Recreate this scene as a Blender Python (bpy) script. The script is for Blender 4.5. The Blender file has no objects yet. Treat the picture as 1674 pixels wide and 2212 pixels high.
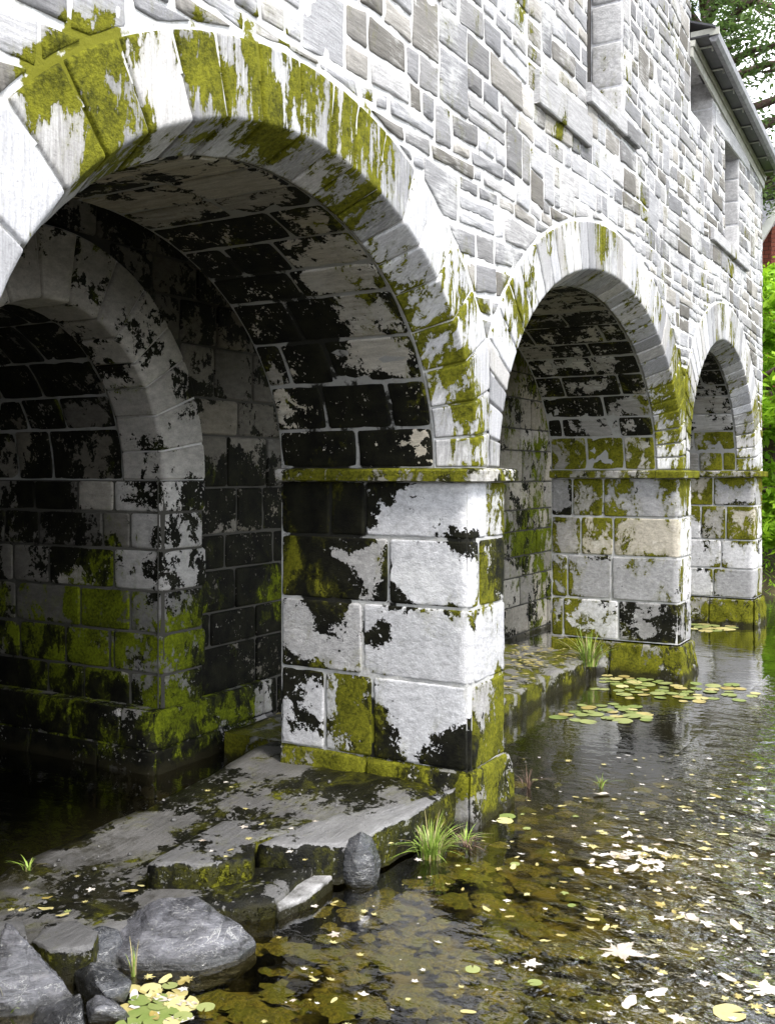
import bpy, math, random
from mathutils import Vector, noise
R = math.radians
rnd = random.Random(11)
S = bpy.context.scene
col = S.collection

# ---------------------------------------------------------------- camera
F_PX, XV, YH, CX = 2200., 2100., 1022., 837.       # measured on the photograph at 1674 x 2212
AZ = math.atan((XV - CX) / F_PX)
CA, SA = math.cos(AZ), math.sin(AZ)
CAM = Vector((2.85 * CA, 0., 2.0))
cd = bpy.data.cameras.new('camera'); cam = bpy.data.objects.new('camera', cd); col.objects.link(cam)
cam.location = CAM
cam.rotation_euler = (R(90), 0, AZ)
cd.sensor_fit = 'VERTICAL'; cd.sensor_height = 36; cd.sensor_width = 36
cd.lens = 36 * F_PX / 2212
cd.shift_y = -(1106 - YH) / 2212
cd.clip_start = .05; cd.clip_end = 500
S.camera = cam

# ---------------------------------------------------------------- world, sun, exposure
SUN_EL, SUN_AZ = R(54), R(112)     # azimuth of the sun measured clockwise from +y
w = bpy.data.worlds.new('World'); S.world = w; w.use_nodes = True
nt = w.node_tree; nt.nodes.clear()
wo = nt.nodes.new('ShaderNodeOutputWorld'); bg = nt.nodes.new('ShaderNodeBackground')
sky = nt.nodes.new('ShaderNodeTexSky'); sky.sky_type = 'NISHITA'; sky.sun_disc = False
sky.sun_elevation = SUN_EL; sky.sun_rotation = SUN_AZ; sky.dust_density = 2.0
tc = nt.nodes.new('ShaderNodeTexCoord'); mp = nt.nodes.new('ShaderNodeMapping'); mp.inputs['Scale'].default_value = (1, 1, 2.2)
cn = nt.nodes.new('ShaderNodeTexNoise'); cn.inputs['Scale'].default_value = 2.3; cn.inputs['Detail'].default_value = 7; cn.inputs['Roughness'].default_value = .55
cr = nt.nodes.new('ShaderNodeMapRange'); cr.inputs[1].default_value = .40; cr.inputs[2].default_value = .56
mx = nt.nodes.new('ShaderNodeMix'); mx.data_type = 'RGBA'; mx.inputs[7].default_value = (17.0, 17.4, 18.0, 1)
L = nt.links.new
L(tc.outputs['Generated'], mp.inputs[0]); L(mp.outputs[0], cn.inputs['Vector']); L(cn.outputs[0], cr.inputs[0])
L(cr.outputs[0], mx.inputs[0]); L(sky.outputs[0], mx.inputs[6]); L(mx.outputs[2], bg.inputs[0])
bg.inputs[1].default_value = .115; L(bg.outputs[0], wo.inputs[0])
sd = bpy.data.lights.new('sun', 'SUN'); sun = bpy.data.objects.new('sun', sd); col.objects.link(sun)
sd.energy = 2.3; sd.angle = R(10); sd.color = (1, .965, .91)
sdir = Vector((math.sin(SUN_AZ) * math.cos(SUN_EL), math.cos(SUN_AZ) * math.cos(SUN_EL), math.sin(SUN_EL)))
sun.rotation_euler = sdir.to_track_quat('Z', 'Y').to_euler(); sun.location = (6, 0, 9)
S.view_settings.view_transform = 'Standard'; S.view_settings.look = 'None'
S.view_settings.exposure = .95; S.view_settings.gamma = 1
S.cycles.max_bounces = 8; S.cycles.diffuse_bounces = 3; S.cycles.transparent_max_bounces = 16
S.cycles.caustics_reflective = False; S.cycles.caustics_refractive = False
S.cycles.use_denoising = True

# ---------------------------------------------------------------- measuring helpers
def ray(px, py):
    X = (px - CX) / F_PX; Y = -(py - YH) / F_PX
    return Vector((X * CA - SA, X * SA + CA, Y))
def onx(px, py, x=0.):
    r = ray(px, py); t = (x - CAM.x) / r.x
    return CAM + r * t
def ony(px, py, y):
    r = ray(px, py); return CAM + r * (y / r.y)
def onz(px, py, z=0.):
    r = ray(px, py); return CAM + r * ((z - CAM.z) / r.z)
def cl(v, a=0., b=1.): return a if v < a else b if v > b else v
def sm(a, b, v):
    t = cl((v - a) / (b - a)); return t * t * (3 - 2 * t)
def N(p, s, o=0.): return noise.noise(Vector((p[0] * s + o, p[1] * s + o * 1.7, p[2] * s - o)))

# ---------------------------------------------------------------- materials
class NT:
    def __init__(s, name):
        s.m = bpy.data.materials.new(name); s.m.use_nodes = True
        s.t = s.m.node_tree; s.t.nodes.clear(); s.out = s.n('ShaderNodeOutputMaterial')
    def n(s, k, **kw):
        x = s.t.nodes.new(k)
        for a, b in kw.items(): setattr(x, a, b)
        return x
    def set(s, x, i, v):
        if isinstance(v, bpy.types.NodeSocket): s.t.links.new(v, x.inputs[i])
        elif v is not None: x.inputs[i].default_value = v
    def noise(s, vec, scale, detail=5, rough=.6, dist=0.):
        x = s.n('ShaderNodeTexNoise'); s.set(x, 'Vector', vec); s.set(x, 'Scale', scale); s.set(x, 'Detail', detail)
        s.set(x, 'Roughness', rough); s.set(x, 'Distortion', dist); return x.outputs[0]
    def math(s, op, a, b=None, c=None):
        x = s.n('ShaderNodeMath', operation=op); s.set(x, 0, a); s.set(x, 1, b)
        if c is not None: s.set(x, 2, c)
        return x.outputs[0]
    def rng(s, v, a, b, c=0., d=1.):
        x = s.n('ShaderNodeMapRange'); s.set(x, 0, v); s.set(x, 1, a); s.set(x, 2, b); s.set(x, 3, c); s.set(x, 4, d); return x.outputs[0]
    def mix(s, f, a, b):
        x = s.n('ShaderNodeMix', data_type='RGBA'); s.set(x, 0, f); s.set(x, 6, a); s.set(x, 7, b); return x.outputs[2]
    def mapp(s, vec, sc, rot=(0, 0, 0)):
        x = s.n('ShaderNodeMapping'); s.set(x, 0, vec); s.set(x, 'Scale', sc); s.set(x, 'Rotation', rot); return x.outputs[0]
    def bump(s, h, strength, dist, nrm=None):
        x = s.n('ShaderNodeBump'); s.set(x, 'Strength', strength); s.set(x, 'Distance', dist); s.set(x, 'Height', h); s.set(x, 'Normal', nrm); return x.outputs[0]
    def bsdf(s, col, rough, nrm=None, **kw):
        x = s.n('ShaderNodeBsdfPrincipled'); s.set(x, 'Base Color', col); s.set(x, 'Roughness', rough); s.set(x, 'Normal', nrm)
        for a, b in kw.items(): s.set(x, a.replace('_', ' '), b)
        return x.outputs[0]
    def end(s, sh): s.t.links.new(sh, s.out.inputs[0]); return s.m
    def pos(s): return s.n('ShaderNodeNewGeometry').outputs['Position']
def c4(*a): return (a[0], a[1], a[2], 1.)

def stone_mat(name, streak=(9, 2.2, 26), gloss=.85, lime=.5, bump=1., moss_col=(.235, .235, .018), moss2=(.035, .038, .005), speck=1., scale=1., mstr=(1, 1, .62), spec=.35):
    t = NT(name); p = t.pos()
    at = t.n('ShaderNodeAttribute', attribute_name='mask')
    sp = t.n('ShaderNodeSeparateColor'); t.t.links.new(at.outputs['Color'], sp.inputs[0])
    tone, moss, soot_shade, warm = sp.outputs[0], sp.outputs[1], sp.outputs[2], at.outputs['Alpha']
    fine = t.noise(p, 95, 6, .7)
    st = t.noise(t.mapp(p, streak, (R(24), 0, 0)), 3.2, 7, .68)
    med = t.noise(p, 9, 6, .62)
    g = t.math('MULTIPLY', tone, t.rng(st, .3, .7, .72, 1.25))
    g = t.math('MULTIPLY', g, t.rng(fine, .3, .7, .84, 1.16))
    cc = t.n('ShaderNodeCombineColor'); t.set(cc, 0, g); t.set(cc, 1, t.math('MULTIPLY', g, 1.0)); t.set(cc, 2, t.math('MULTIPLY', g, 1.035))
    wc = t.n('ShaderNodeCombineColor'); t.set(wc, 0, t.math('MULTIPLY', g, 1.0)); t.set(wc, 1, t.math('MULTIPLY', g, .89)); t.set(wc, 2, t.math('MULTIPLY', g, .68))
    c = t.mix(warm, cc.outputs[0], wc.outputs[0])
    # limewash and mineral bloom left on the stone
    lm = t.math('ADD', t.noise(p, 1.35, 7, .68), t.math('MULTIPLY', t.math('SUBTRACT', st, .5), .35))
    lmask = t.math('MULTIPLY', t.rng(lm, .52, .64), lime)
    c = t.mix(lmask, c, c4(.80, .80, .79))
    # hairline dark scratches and pits
    sc = t.rng(t.noise(t.mapp(p, (5, 3, 17), (R(33), 0, 0)), 7, 8, .75), .34, .40, 1, 0)
    c = t.mix(t.math('MULTIPLY', sc, .55), c, c4(.10, .10, .095))
    # dark algae, and interior shade painted through the same mask
    sn = t.noise(p, 4.2 * scale, 9, .66, .35)
    sv = t.math('ADD', soot_shade, t.math('ADD', t.math('MULTIPLY', t.math('SUBTRACT', sn, .5), 1.9), t.math('MULTIPLY', t.math('SUBTRACT', t.noise(p, 24, 5, .7, .6), .5), .55)))
    fleck = t.math('MULTIPLY', t.rng(t.noise(p, 38, 4, .6), .60, .66), .32 * speck)
    sv = t.math('SUBTRACT', sv, fleck)
    sm_ = t.rng(sv, .49, .515)
    sc2 = t.mix(t.rng(med, .38, .7), c4(.004, .004, .003), c4(.016, .016, .009))
    c = t.mix(sm_, c, sc2)
    # moss
    mn = t.noise(t.mapp(p, mstr), 5.2 * scale, 9, .68, .5)
    mv = t.math('ADD', moss, t.math('ADD', t.math('MULTIPLY', t.math('SUBTRACT', mn, .5), 2.1), t.math('MULTIPLY', t.math('SUBTRACT', t.noise(p, 27, 6, .72, .8), .5), .75)))
    mm = t.rng(mv, .49, .52)
    mc = t.mix(t.math('ADD', t.math('MULTIPLY', t.rng(t.noise(p, 48, 6, .75), .36, .62), .6), t.math('MULTIPLY', t.rng(t.noise(p, 6, 4, .6), .38, .62), .4)), c4(*moss2), c4(*moss_col))
    c = t.mix(mm, c, mc)
    # faint green film round the moss
    film = t.math('MULTIPLY', t.rng(mv, .25, .5), .30)
    c2 = t.mix(film, c, mc)
    sz = t.n('ShaderNodeSeparateXYZ'); t.t.links.new(p, sz.inputs[0])
    wet = t.rng(t.math('ADD', sz.outputs[2], t.math('MULTIPLY', t.math('SUBTRACT', t.noise(p, 7, 5, .7), .5), .16)), .035, .075, 1, 0)
    c2 = t.mix(t.math('MULTIPLY', wet, .86), c2, c4(.022, .020, .010))
    h = t.math('ADD', t.math('MULTIPLY', st, .55), t.math('MULTIPLY', fine, .35))
    h = t.math('ADD', h, t.math('MULTIPLY', mm, t.math('ADD', .5, t.math('MULTIPLY', t.noise(p, 120, 3, .7), 1.2))))
    nrm = t.bump(h, .55 * bump, .012)
    rough = t.rng(sm_, 0, 1, gloss, max(.35, gloss - .12))
    return t.end(t.bsdf(c2, rough, nrm, Specular_IOR_Level=t.rng(t.math('MAXIMUM', sm_, mm), 0, 1, spec, spec * .3)))

M = {}
M['rubble'] = stone_mat('rubble_stone', lime=.50, speck=.6, bump=1.3)
M['ashlar'] = stone_mat('ashlar_stone', streak=(7, 7, 10), lime=.40, bump=1.7)
M['ring'] = stone_mat('ring_stone', streak=(9, 30, 1.6), lime=.48, scale=2.1, mstr=(1.3, 1.7, .36), bump=1.3)
M['vault'] = stone_mat('vault_stone', streak=(2, 12, 12), lime=.30, bump=1.2, scale=1.7)
M['inner'] = stone_mat('inner_stone', streak=(4, 4, 8), lime=.03, bump=1.4, scale=1.5, moss_col=(.22, .27, .012), moss2=(.030, .036, .005))
M['slab'] = stone_mat('slab_stone', streak=(14, 2.5, 10), lime=.04, gloss=.34, bump=2.2, scale=.8, spec=.5)

def mortar_mat():
    t = NT('mortar'); p = t.pos()
    at = t.n('ShaderNodeAttribute', attribute_name='mask')
    sp = t.n('ShaderNodeSeparateColor'); t.t.links.new(at.outputs['Color'], sp.inputs[0])
    n1 = t.noise(p, 14, 7, .7)
    c = t.mix(t.rng(n1, .30, .46), c4(.55, .54, .50), c4(.82, .82, .81))
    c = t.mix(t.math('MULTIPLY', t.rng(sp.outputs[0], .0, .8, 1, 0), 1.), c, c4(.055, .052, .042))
    dk = t.rng(t.noise(p, 22, 6, .75), .31, .36, 1, 0)
    c = t.mix(t.math('MULTIPLY', dk, .75), c, c4(.09, .09, .08))
    sv = t.math('ADD', sp.outputs[2], t.math('MULTIPLY', t.math('SUBTRACT', t.noise(p, 5, 8, .66), .5), 1.35))
    c = t.mix(t.rng(sv, .55, .62), c, c4(.018, .018, .014))
    mv = t.math('ADD', sp.outputs[1], t.math('MULTIPLY', t.math('SUBTRACT', t.noise(p, 6, 8, .66), .5), 1.35))
    c = t.mix(t.rng(mv, .49, .55), c, c4(.19, .19, .016))
    return t.end(t.bsdf(c, .9, t.bump(t.noise(p, 45, 8, .75), .8, .012), Specular_IOR_Level=.2))
M['mortar'] = mortar_mat()

def plain(name, c1, c2, rough=.6, sc=8, bump=.3, dist=.01, detail=6, **kw):
    t = NT(name); p = t.pos(); n1 = t.noise(p, sc, detail, .65)
    return t.end(t.bsdf(t.mix(t.rng(n1, .34, .66), c4(*c1), c4(*c2)), rough, t.bump(n1, bump, dist), **kw))
M['dark_trim'] = plain('dark_painted_trim', (.022, .022, .024), (.05, .05, .052), .45)
M['pale_trim'] = plain('pale_timber_trim', (.40, .40, .35), (.62, .62, .56), .6)
M['gutter'] = plain('weathered_gutter', (.11, .11, .12), (.24, .24, .25), .45, 14)
M['slate'] = plain('slate_roof', (.04, .042, .05), (.09, .09, .1), .55)
M['glass'] = plain('window_glass', (.01, .012, .013), (.02, .02, .022), .08, Specular_IOR_Level=.8)
M['frame'] = plain('window_frame', (.05, .045, .04), (.10, .09, .08), .5)
M['wood'] = plain('white_bargeboard', (.66, .66, .66), (.8, .8, .8), .5)
M['bark'] = plain('bark', (.05, .032, .026), (.14, .085, .07), .9, 12, .8, .03)
M['earth'] = plain('bank_earth', (.05, .04, .02), (.13, .10, .045), .95, 3, .8, .06)
M['twig'] = plain('dead_twig', (.10, .06, .04), (.22, .14, .10), .8, 30)

M['twig_pale'] = plain('dead_blade', (.26, .22, .09), (.45, .40, .20), .8, 30)

def rock_mat(name, dk, lt):
    t = NT(name); p = t.n('ShaderNodeTexCoord').outputs['Object']
    a = t.noise(t.mapp(p, (3, 3, 14), (R(20), R(25), 0)), 2.2, 9, .68, .6)
    b = t.noise(p, 34, 8, .7)
    c = t.mix(t.rng(a, .34, .66), c4(*dk), c4(*lt))
    v = t.math('ABSOLUTE', t.math('SUBTRACT', t.noise(t.mapp(p, (1, 1, 1.6), (0, R(40), R(20))), 5, 6, .6, 1.1), .5))
    vein = t.math('MULTIPLY', t.rng(v, .0, .010, 1, 0), t.rng(t.noise(p, 7, 3, .5), .45, .6))
    c = t.mix(vein, c, c4(.45, .45, .44))
    sp = t.rng(t.noise(p, 60, 3, .6), .66, .70)
    c = t.mix(t.math('MULTIPLY', sp, .6), c, c4(.40, .40, .36))
    wp = t.n('ShaderNodeSeparateXYZ'); t.t.links.new(t.pos(), wp.inputs[0])
    wet = t.rng(t.math('ADD', wp.outputs[2], t.math('MULTIPLY', t.math('SUBTRACT', b, .5), .08)), .02, .05, 1, 0)
    c = t.mix(t.math('MULTIPLY', wet, .85), c, c4(.010, .010, .007))
    h = t.math('ADD', a, t.math('MULTIPLY', b, .35))
    return t.end(t.bsdf(c, t.rng(b, .3, .7, .12, .34), t.bump(h, .8, .03), Specular_IOR_Level=.9, Coat_Weight=.5, Coat_Roughness=.12))
M['rock'] = rock_mat('wet_slate_rock', (.006, .0065, .008), (.060, .062, .070))
M['pale_rock'] = rock_mat('pale_slate_rock', (.012, .0125, .015), (.19, .19, .212))

def leaf_mat(name, a, b, rough=.5, trans=.0, sc=9, obj=True):
    t = NT(name); oi = t.n('ShaderNodeObjectInfo'); p = t.pos()
    n1 = t.noise(p, sc, 4, .6)
    f = t.math('ADD', t.math('MULTIPLY', oi.outputs['Random'], .7), t.math('MULTIPLY', t.rng(n1, .35, .65), .3)) if obj else t.rng(n1, .36, .64)
    c = t.mix(f, c4(*a), c4(*b))
    return t.end(t.bsdf(c, rough, t.bump(t.noise(p, 120, 2, .5), .15, .004)))
M['pad'] = leaf_mat('lily_pad_green', (.16, .22, .05), (.34, .36, .14), .38)
M['yellow_leaf'] = leaf_mat('yellow_leaf', (.30, .22, .05), (.62, .58, .28), .45)
M['pale_leaf'] = leaf_mat('pale_leaf', (.42, .34, .26), (.74, .71, .66), .4)
M['grass'] = leaf_mat('grass_blade', (.16, .26, .03), (.36, .48, .09), .5, sc=30, obj=False)

def foliage(name, a, b, sc=.8):
    t = NT(name); at = t.n('ShaderNodeAttribute', attribute_name='mask')
    sp = t.n('ShaderNodeSeparateColor'); t.t.links.new(at.outputs['Color'], sp.inputs[0])
    c = t.mix(sp.outputs[0], c4(*a), c4(*b))
    d = t.bsdf(c, .6, None, Specular_IOR_Level=.3)
    tr = t.n('ShaderNodeBsdfTranslucent'); t.set(tr, 0, t.mix(.5, c, c4(b[0], b[1] * 1.1, b[2] * .6)))
    mxs = t.n('ShaderNodeMixShader'); t.set(mxs, 0, .35); t.t.links.new(d, mxs.inputs[1]); t.t.links.new(tr.outputs[0], mxs.inputs[2])
    return t.end(mxs.outputs[0])
M['leaf_bright'] = foliage('bright_shrub_leaves', (.16, .34, .015), (.42, .62, .05))
M['leaf_dark'] = foliage('dark_tree_leaves', (.035, .07, .022), (.16, .24, .08))
M['leaf_purple'] = foliage('purple_tree_leaves', (.035, .03, .045), (.09, .08, .10))

def water_mat():
    t = NT('pond_water'); p = t.pos()
    sx = t.n('ShaderNodeSeparateXYZ'); t.t.links.new(p, sx.inputs[0])
    amt = t.rng(t.math('SUBTRACT', sx.outputs[0], t.math('MULTIPLY', sx.outputs[1], .02)), .5, 1.5, .05, 1.)
    w1 = t.noise(t.mapp(p, (1, 1.5, 1), (0, 0, R(28))), 6.0, 3, .5, .3)
    w2 = t.noise(p, 24, 2, .5, .2)
    w3 = t.noise(p, 2.2, 2, .5)
    h = t.math('ADD', t.math('MULTIPLY', w1, t.rng(w3, .35, .65, .5, 1.4)), t.math('MULTIPLY', w2, .16))
    h = t.math('MULTIPLY', h, amt)
    nrm = t.bump(h, 1., .085)
    gl = t.n('ShaderNodeBsdfGlossy'); t.set(gl, 'Roughness', .03); t.set(gl, 'Color', c4(.97, .98, 1)); t.set(gl, 'Normal', nrm)
    tr = t.n('ShaderNodeBsdfTransparent'); t.set(tr, 'Color', c4(.84, .78, .54))
    fr = t.n('ShaderNodeFresnel'); t.set(fr, 'IOR', 1.36); t.set(fr, 'Normal', nrm)
    m = t.n('ShaderNodeMixShader'); t.set(m, 0, t.math('MINIMUM', t.math('MULTIPLY', fr.outputs[0], 2.2), 1.)); t.t.links.new(tr.outputs[0], m.inputs[1]); t.t.links.new(gl.outputs[0], m.inputs[2])
    return t.end(m.outputs[0])
M['water'] = water_mat()

def bed_mat():
    t = NT('pond_bed'); p = t.pos()
    n1 = t.noise(p, 3.4, 8, .62, .6); n2 = t.noise(p, 40, 5, .7)
    c = t.mix(t.rng(n1, .47, .52), c4(.018, .016, .006), c4(.19, .165, .032))
    c = t.mix(t.math('MULTIPLY', t.rng(n2, .5, .62), .5), c, c4(.20, .17, .04))
    sx = t.n('ShaderNodeSeparateXYZ'); t.t.links.new(p, sx.inputs[0])
    deep_shade = t.math('MAXIMUM', t.math('MAXIMUM', t.rng(sx.outputs[1], 5.5, 8.0), t.rng(sx.outputs[0], .6, 1.7)), t.rng(sx.outputs[0], -.9, -1.6))  # deeper water, plus shade under the arches painted into the bed
    c = t.mix(deep_shade, c, c4(.010, .011, .006))
    return t.end(t.bsdf(c, .9, t.bump(n2, .6, .02)))
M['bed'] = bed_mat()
def weed_mat():
    t = NT('submerged_weed'); p = t.pos(); n2 = t.noise(p, 55, 5, .7); n1 = t.noise(p, 6, 3, .6)
    c = t.mix(t.rng(n2, .4, .6), c4(.065, .062, .012), c4(.24, .215, .035))
    c = t.mix(t.math('MULTIPLY', t.rng(n1, .45, .6), .6), c, c4(.12, .15, .02))
    return t.end(t.bsdf(c, .9, t.bump(n2, .8, .02)))
M['weed'] = weed_mat()

# ---------------------------------------------------------------- mesh helpers
class MB:
    def __init__(s): s.v = []; s.f = []; s.a = []; s.mi = []
    def add(s, vs, fs, at=None, mi=0):
        k = len(s.v); s.v += [tuple(x) for x in vs]
        s.f += [tuple(i + k for i in f) for f in fs]; s.mi += [mi] * len(fs)
        if at is None: at = (.5, 0, 0, 0)
        s.a += at if isinstance(at, list) else [at] * len(vs)
    def box(s, lo, hi, at=None, mi=0):
        x0, y0, z0 = lo; x1, y1, z1 = hi
        s.add([(x0, y0, z0), (x1, y0, z0), (x1, y1, z0), (x0, y1, z0), (x0, y0, z1), (x1, y0, z1), (x1, y1, z1), (x0, y1, z1)],
              [(0, 3, 2, 1), (4, 5, 6, 7), (0, 1, 5, 4), (1, 2, 6, 5), (2, 3, 7, 6), (3, 0, 4, 7)], at, mi)
    def grid(s, rows, at=None, mi=0, flip=False):
        n = len(rows[0]); vs = [p for r in rows for p in r]
        fs = []
        for i in range(len(rows) - 1):
            for j in range(n - 1):
                q = (i * n + j, i * n + j + 1, (i + 1) * n + j + 1, (i + 1) * n + j)
                fs.append(q[::-1] if flip else q)
        s.add(vs, fs, at, mi)
    def build(s, name, mats, parent=None, smooth=True, origin=None):
        me = bpy.data.meshes.new(name)
        o0 = Vector(origin) if origin is not None else Vector((0, 0, 0))
        vv = s.v if origin is None else [(a - o0.x, b - o0.y, c - o0.z) for a, b, c in s.v]
        me.from_pydata(vv, [], s.f)
        if not isinstance(mats, (list, tuple)): mats = [mats]
        for m in mats: me.materials.append(m)
        me.polygons.foreach_set('material_index', s.mi)
        me.polygons.foreach_set('use_smooth', [smooth] * len(s.f))
        at = me.attributes.new('mask', 'FLOAT_COLOR', 'POINT')
        at.data.foreach_set('color', [c for a in s.a for c in a])
        me.update()
        o = bpy.data.objects.new(name, me); col.objects.link(o); o.parent = parent
        o.location = o0
        return o
def tag(o, label=None, cat=None, group=None, kind=None):
    if label: o['label'] = label
    if cat: o['category'] = cat
    if group: o['group'] = group
    if kind: o['kind'] = kind
    return o
def empty(name, loc=(0, 0, 0)):
    o = bpy.data.objects.new(name, None); col.objects.link(o); o.location = loc; o.empty_display_size = .2; return o

def knots(L, step, e=.020, ex=()):
    if L < .07: return [0, L * .15, L * .5, L * .85, L]
    n = max(1, int(round((L - 2 * e) / step)))
    ks = [0, e * .25, e * .6] + [e + (L - 2 * e) * i / n for i in range(n + 1)] + [L - e * .6, L - e * .25, L]
    for x in ex: ks = [k for k in ks if abs(k - x) > .014 or k < e or k > L - e] + [x - .007, x, x + .007]
    return sorted(ks)
def block(mb, p0, p1, q0, q1, mapf, attr, h=.010, step=.06, gap=.004, amp=.004, sink=.016, c=.03, wob=.004, flip=False, mi=0, ex=(), edge=(.0, .0), er=.018):
    """one dressed stone on a surface: mapf(p, q) -> (point, normal)"""
    p0 += gap; p1 -= gap; q0 += gap; q1 -= gap
    if p1 - p0 < .02 or q1 - q0 < .015: return
    P = knots(p1 - p0, step); Q = knots(q1 - q0, step, ex=[x - q0 for x in ex]); LP, LQ = P[-1], Q[-1]
    cc = min(c, LP * .3, LQ * .3); tilt = rnd.uniform(-1, 1) * amp; tq = rnd.uniform(-1, 1) * amp
    rows = []; at = []
    for a in P:
        row = []
        for b in Q:
            ep, eq = min(a, LP - a), min(b, LQ - b)
            e = min(ep, eq)
            if ep < cc and eq < cc: e = cc - math.hypot(cc - ep, cc - eq)
            pa, nb = mapf(p0 + a, q0 + b)
            wv = wob * N(pa, 14) if e < .02 else 0
            if e <= 0: d = -sink
            elif e < er: d = -sink + (h + sink) * math.sqrt(max(0, 1 - (1 - e / er) ** 2))
            else: d = h
            d += amp * (N(pa, 9, 3) + .7 * N(pa, 26, 5)) + tilt * (a / LP - .5) + tq * (b / LQ - .5) + wv
            p = Vector(pa) + Vector(nb) * d
            row.append(p); A_ = attr(p)
            if edge[0] or edge[1]:
                k = cl(1 - e / .09) * (.6 + 1.6 * N(p, 3.1, 31)); A_ = (A_[0], A_[1] + edge[0] * k, A_[2] + edge[1] * k, A_[3])
            at.append(A_)
        rows.append(row)
    mb.grid(rows, at, mi, flip)

# stains and painted interior shade with a place of their own: (x, y, z, radius, moss, soot)
SPOT = []
def spot(p, r, moss=0., soot_shade=0., sz=1.): SPOT.append((p[0], p[1], p[2], r, moss, soot_shade, sz))
def spots(p):
    m = s_ = 0.
    for x, y, z, r, a, b, sz in SPOT:
        d2 = ((p[0] - x) ** 2 + (p[1] - y) ** 2 + ((p[2] - z) / sz) ** 2) / (r * r)
        if d2 < 1:
            k = (1 - d2) ** .7; m += a * k * .47; s_ += b * k
    return m, s_
def amk(tone, moss=0., soot_shade=0., warm=0., cross=.45):
    def f(p):
        m, s_ = spots(p)
        k = cross * N(p, 1.9, 7); k2 = cross * N(p, 2.3, 17)
        return (tone, moss + m + k * (moss > .03), soot_shade + s_ + k2 * (soot_shade > .03), warm)
    return f

# ---------------------------------------------------------------- arches and piers
ZS = 2.03
SP, SD = .11, .22          # splay of the ring: how much the arch narrows, over what depth
BACK = -1.30
#        centre, half width at the barrel, rise at the barrel, ring thickness, first y, last y
ARCH = [(3.625, 1.607, 1.30, .31), (7.853, 2.114, 1.43, .35), (12.17, 1.697, 1.40, .41)]
PIER = [(1.20, 1.90), (5.232, 5.739), (9.967, 10.473), (13.867, 14.47)]
MIDS = [(p[0] + p[1]) / 2 for p in PIER]; MIDS[0] = 1.45; MIDS[3] = 14.46
class Ell:
    def __init__(s, yc, zc, a, b, n=400):
        s.yc, s.zc, s.a, s.b = yc, zc, a, b
        s.t = [0.]; pr = s.raw(0)
        for i in range(1, n + 1):
            q = s.raw(math.pi * i / n); s.t.append(s.t[-1] + math.hypot(q[0] - pr[0], q[1] - pr[1])); pr = q
        s.n = n; s.L = s.t[-1]
    def raw(s, f): return (s.yc - s.a * math.cos(f), s.zc + s.b * math.sin(f))
    def ang(s, l):
        l = cl(l, 0, s.L); lo, hi = 0, s.n
        while hi - lo > 1:
            m = (lo + hi) // 2
            if s.t[m] <= l: lo = m
            else: hi = m
        return math.pi * (lo + (l - s.t[lo]) / max(1e-9, s.t[hi] - s.t[lo])) / s.n
    def at(s, l):
        f = s.ang(l); y, z = s.raw(f)
        ny, nz = -math.cos(f) / s.a, math.sin(f) / s.b; k = math.hypot(ny, nz)
        return y, z, ny / k, nz / k

def ring(mb, mo, yc, zc, a, b, th, sp, sd, xf, nv, attrf, ylim=None, jit=.25, proud=.012, flip=False, tone_m=.85):
    E = Ell(yc, zc, a + sp, b + sp); Ls = math.hypot(sp, sd)
    def mapf(l, s):
        y, z, ny, nz = E.at(l)
        if s < th:
            p = [xf, y + ny * (th - s), z + nz * (th - s)]; n = Vector((1, 0, 0))
        else:
            k = (s - th) / Ls
            p = [xf - sd * k, y - ny * sp * k, z - nz * sp * k]; n = Vector((sp / Ls, -ny * sd / Ls, -nz * sd / Ls))
        e = abs(s - th)
        if e < .004: n = (Vector((1, 0, 0)) + Vector((sp / Ls, -ny * sd / Ls, -nz * sd / Ls))).normalized() 
        if ylim:
            if p[1] < ylim[0]: p[1] = ylim[0]; 
            if p[1] > ylim[1]: p[1] = ylim[1]
        return p, n
    ws = [1 + rnd.uniform(-jit, jit) for _ in range(nv)]; tot = sum(ws); l = 0
    for w_ in ws:
        l2 = l + E.L * w_ / tot
        at = attrf(l / E.L)
        block(mb, l, l2, 0, th + Ls, mapf, at, h=proud, step=.045, gap=.004, amp=.0035, c=.010, flip=flip, ex=(th,), edge=(.22, .10), er=.010)
        l = l2
    rows = []; n = 90
    for i in range(n + 1):
        r = []
        for s in [0, .12, .24, th, th + .1, th + Ls]:
            p, nn = mapf(E.L * i / n, s); nn = Vector(nn).normalized(); r.append(Vector(p) - nn * .004)
        rows.append(r)
    mo.grid(rows, [(tone_m,) + tuple(amk(0, .12, .1)(p))[1:] for r in rows for p in r], 0, flip)

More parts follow.
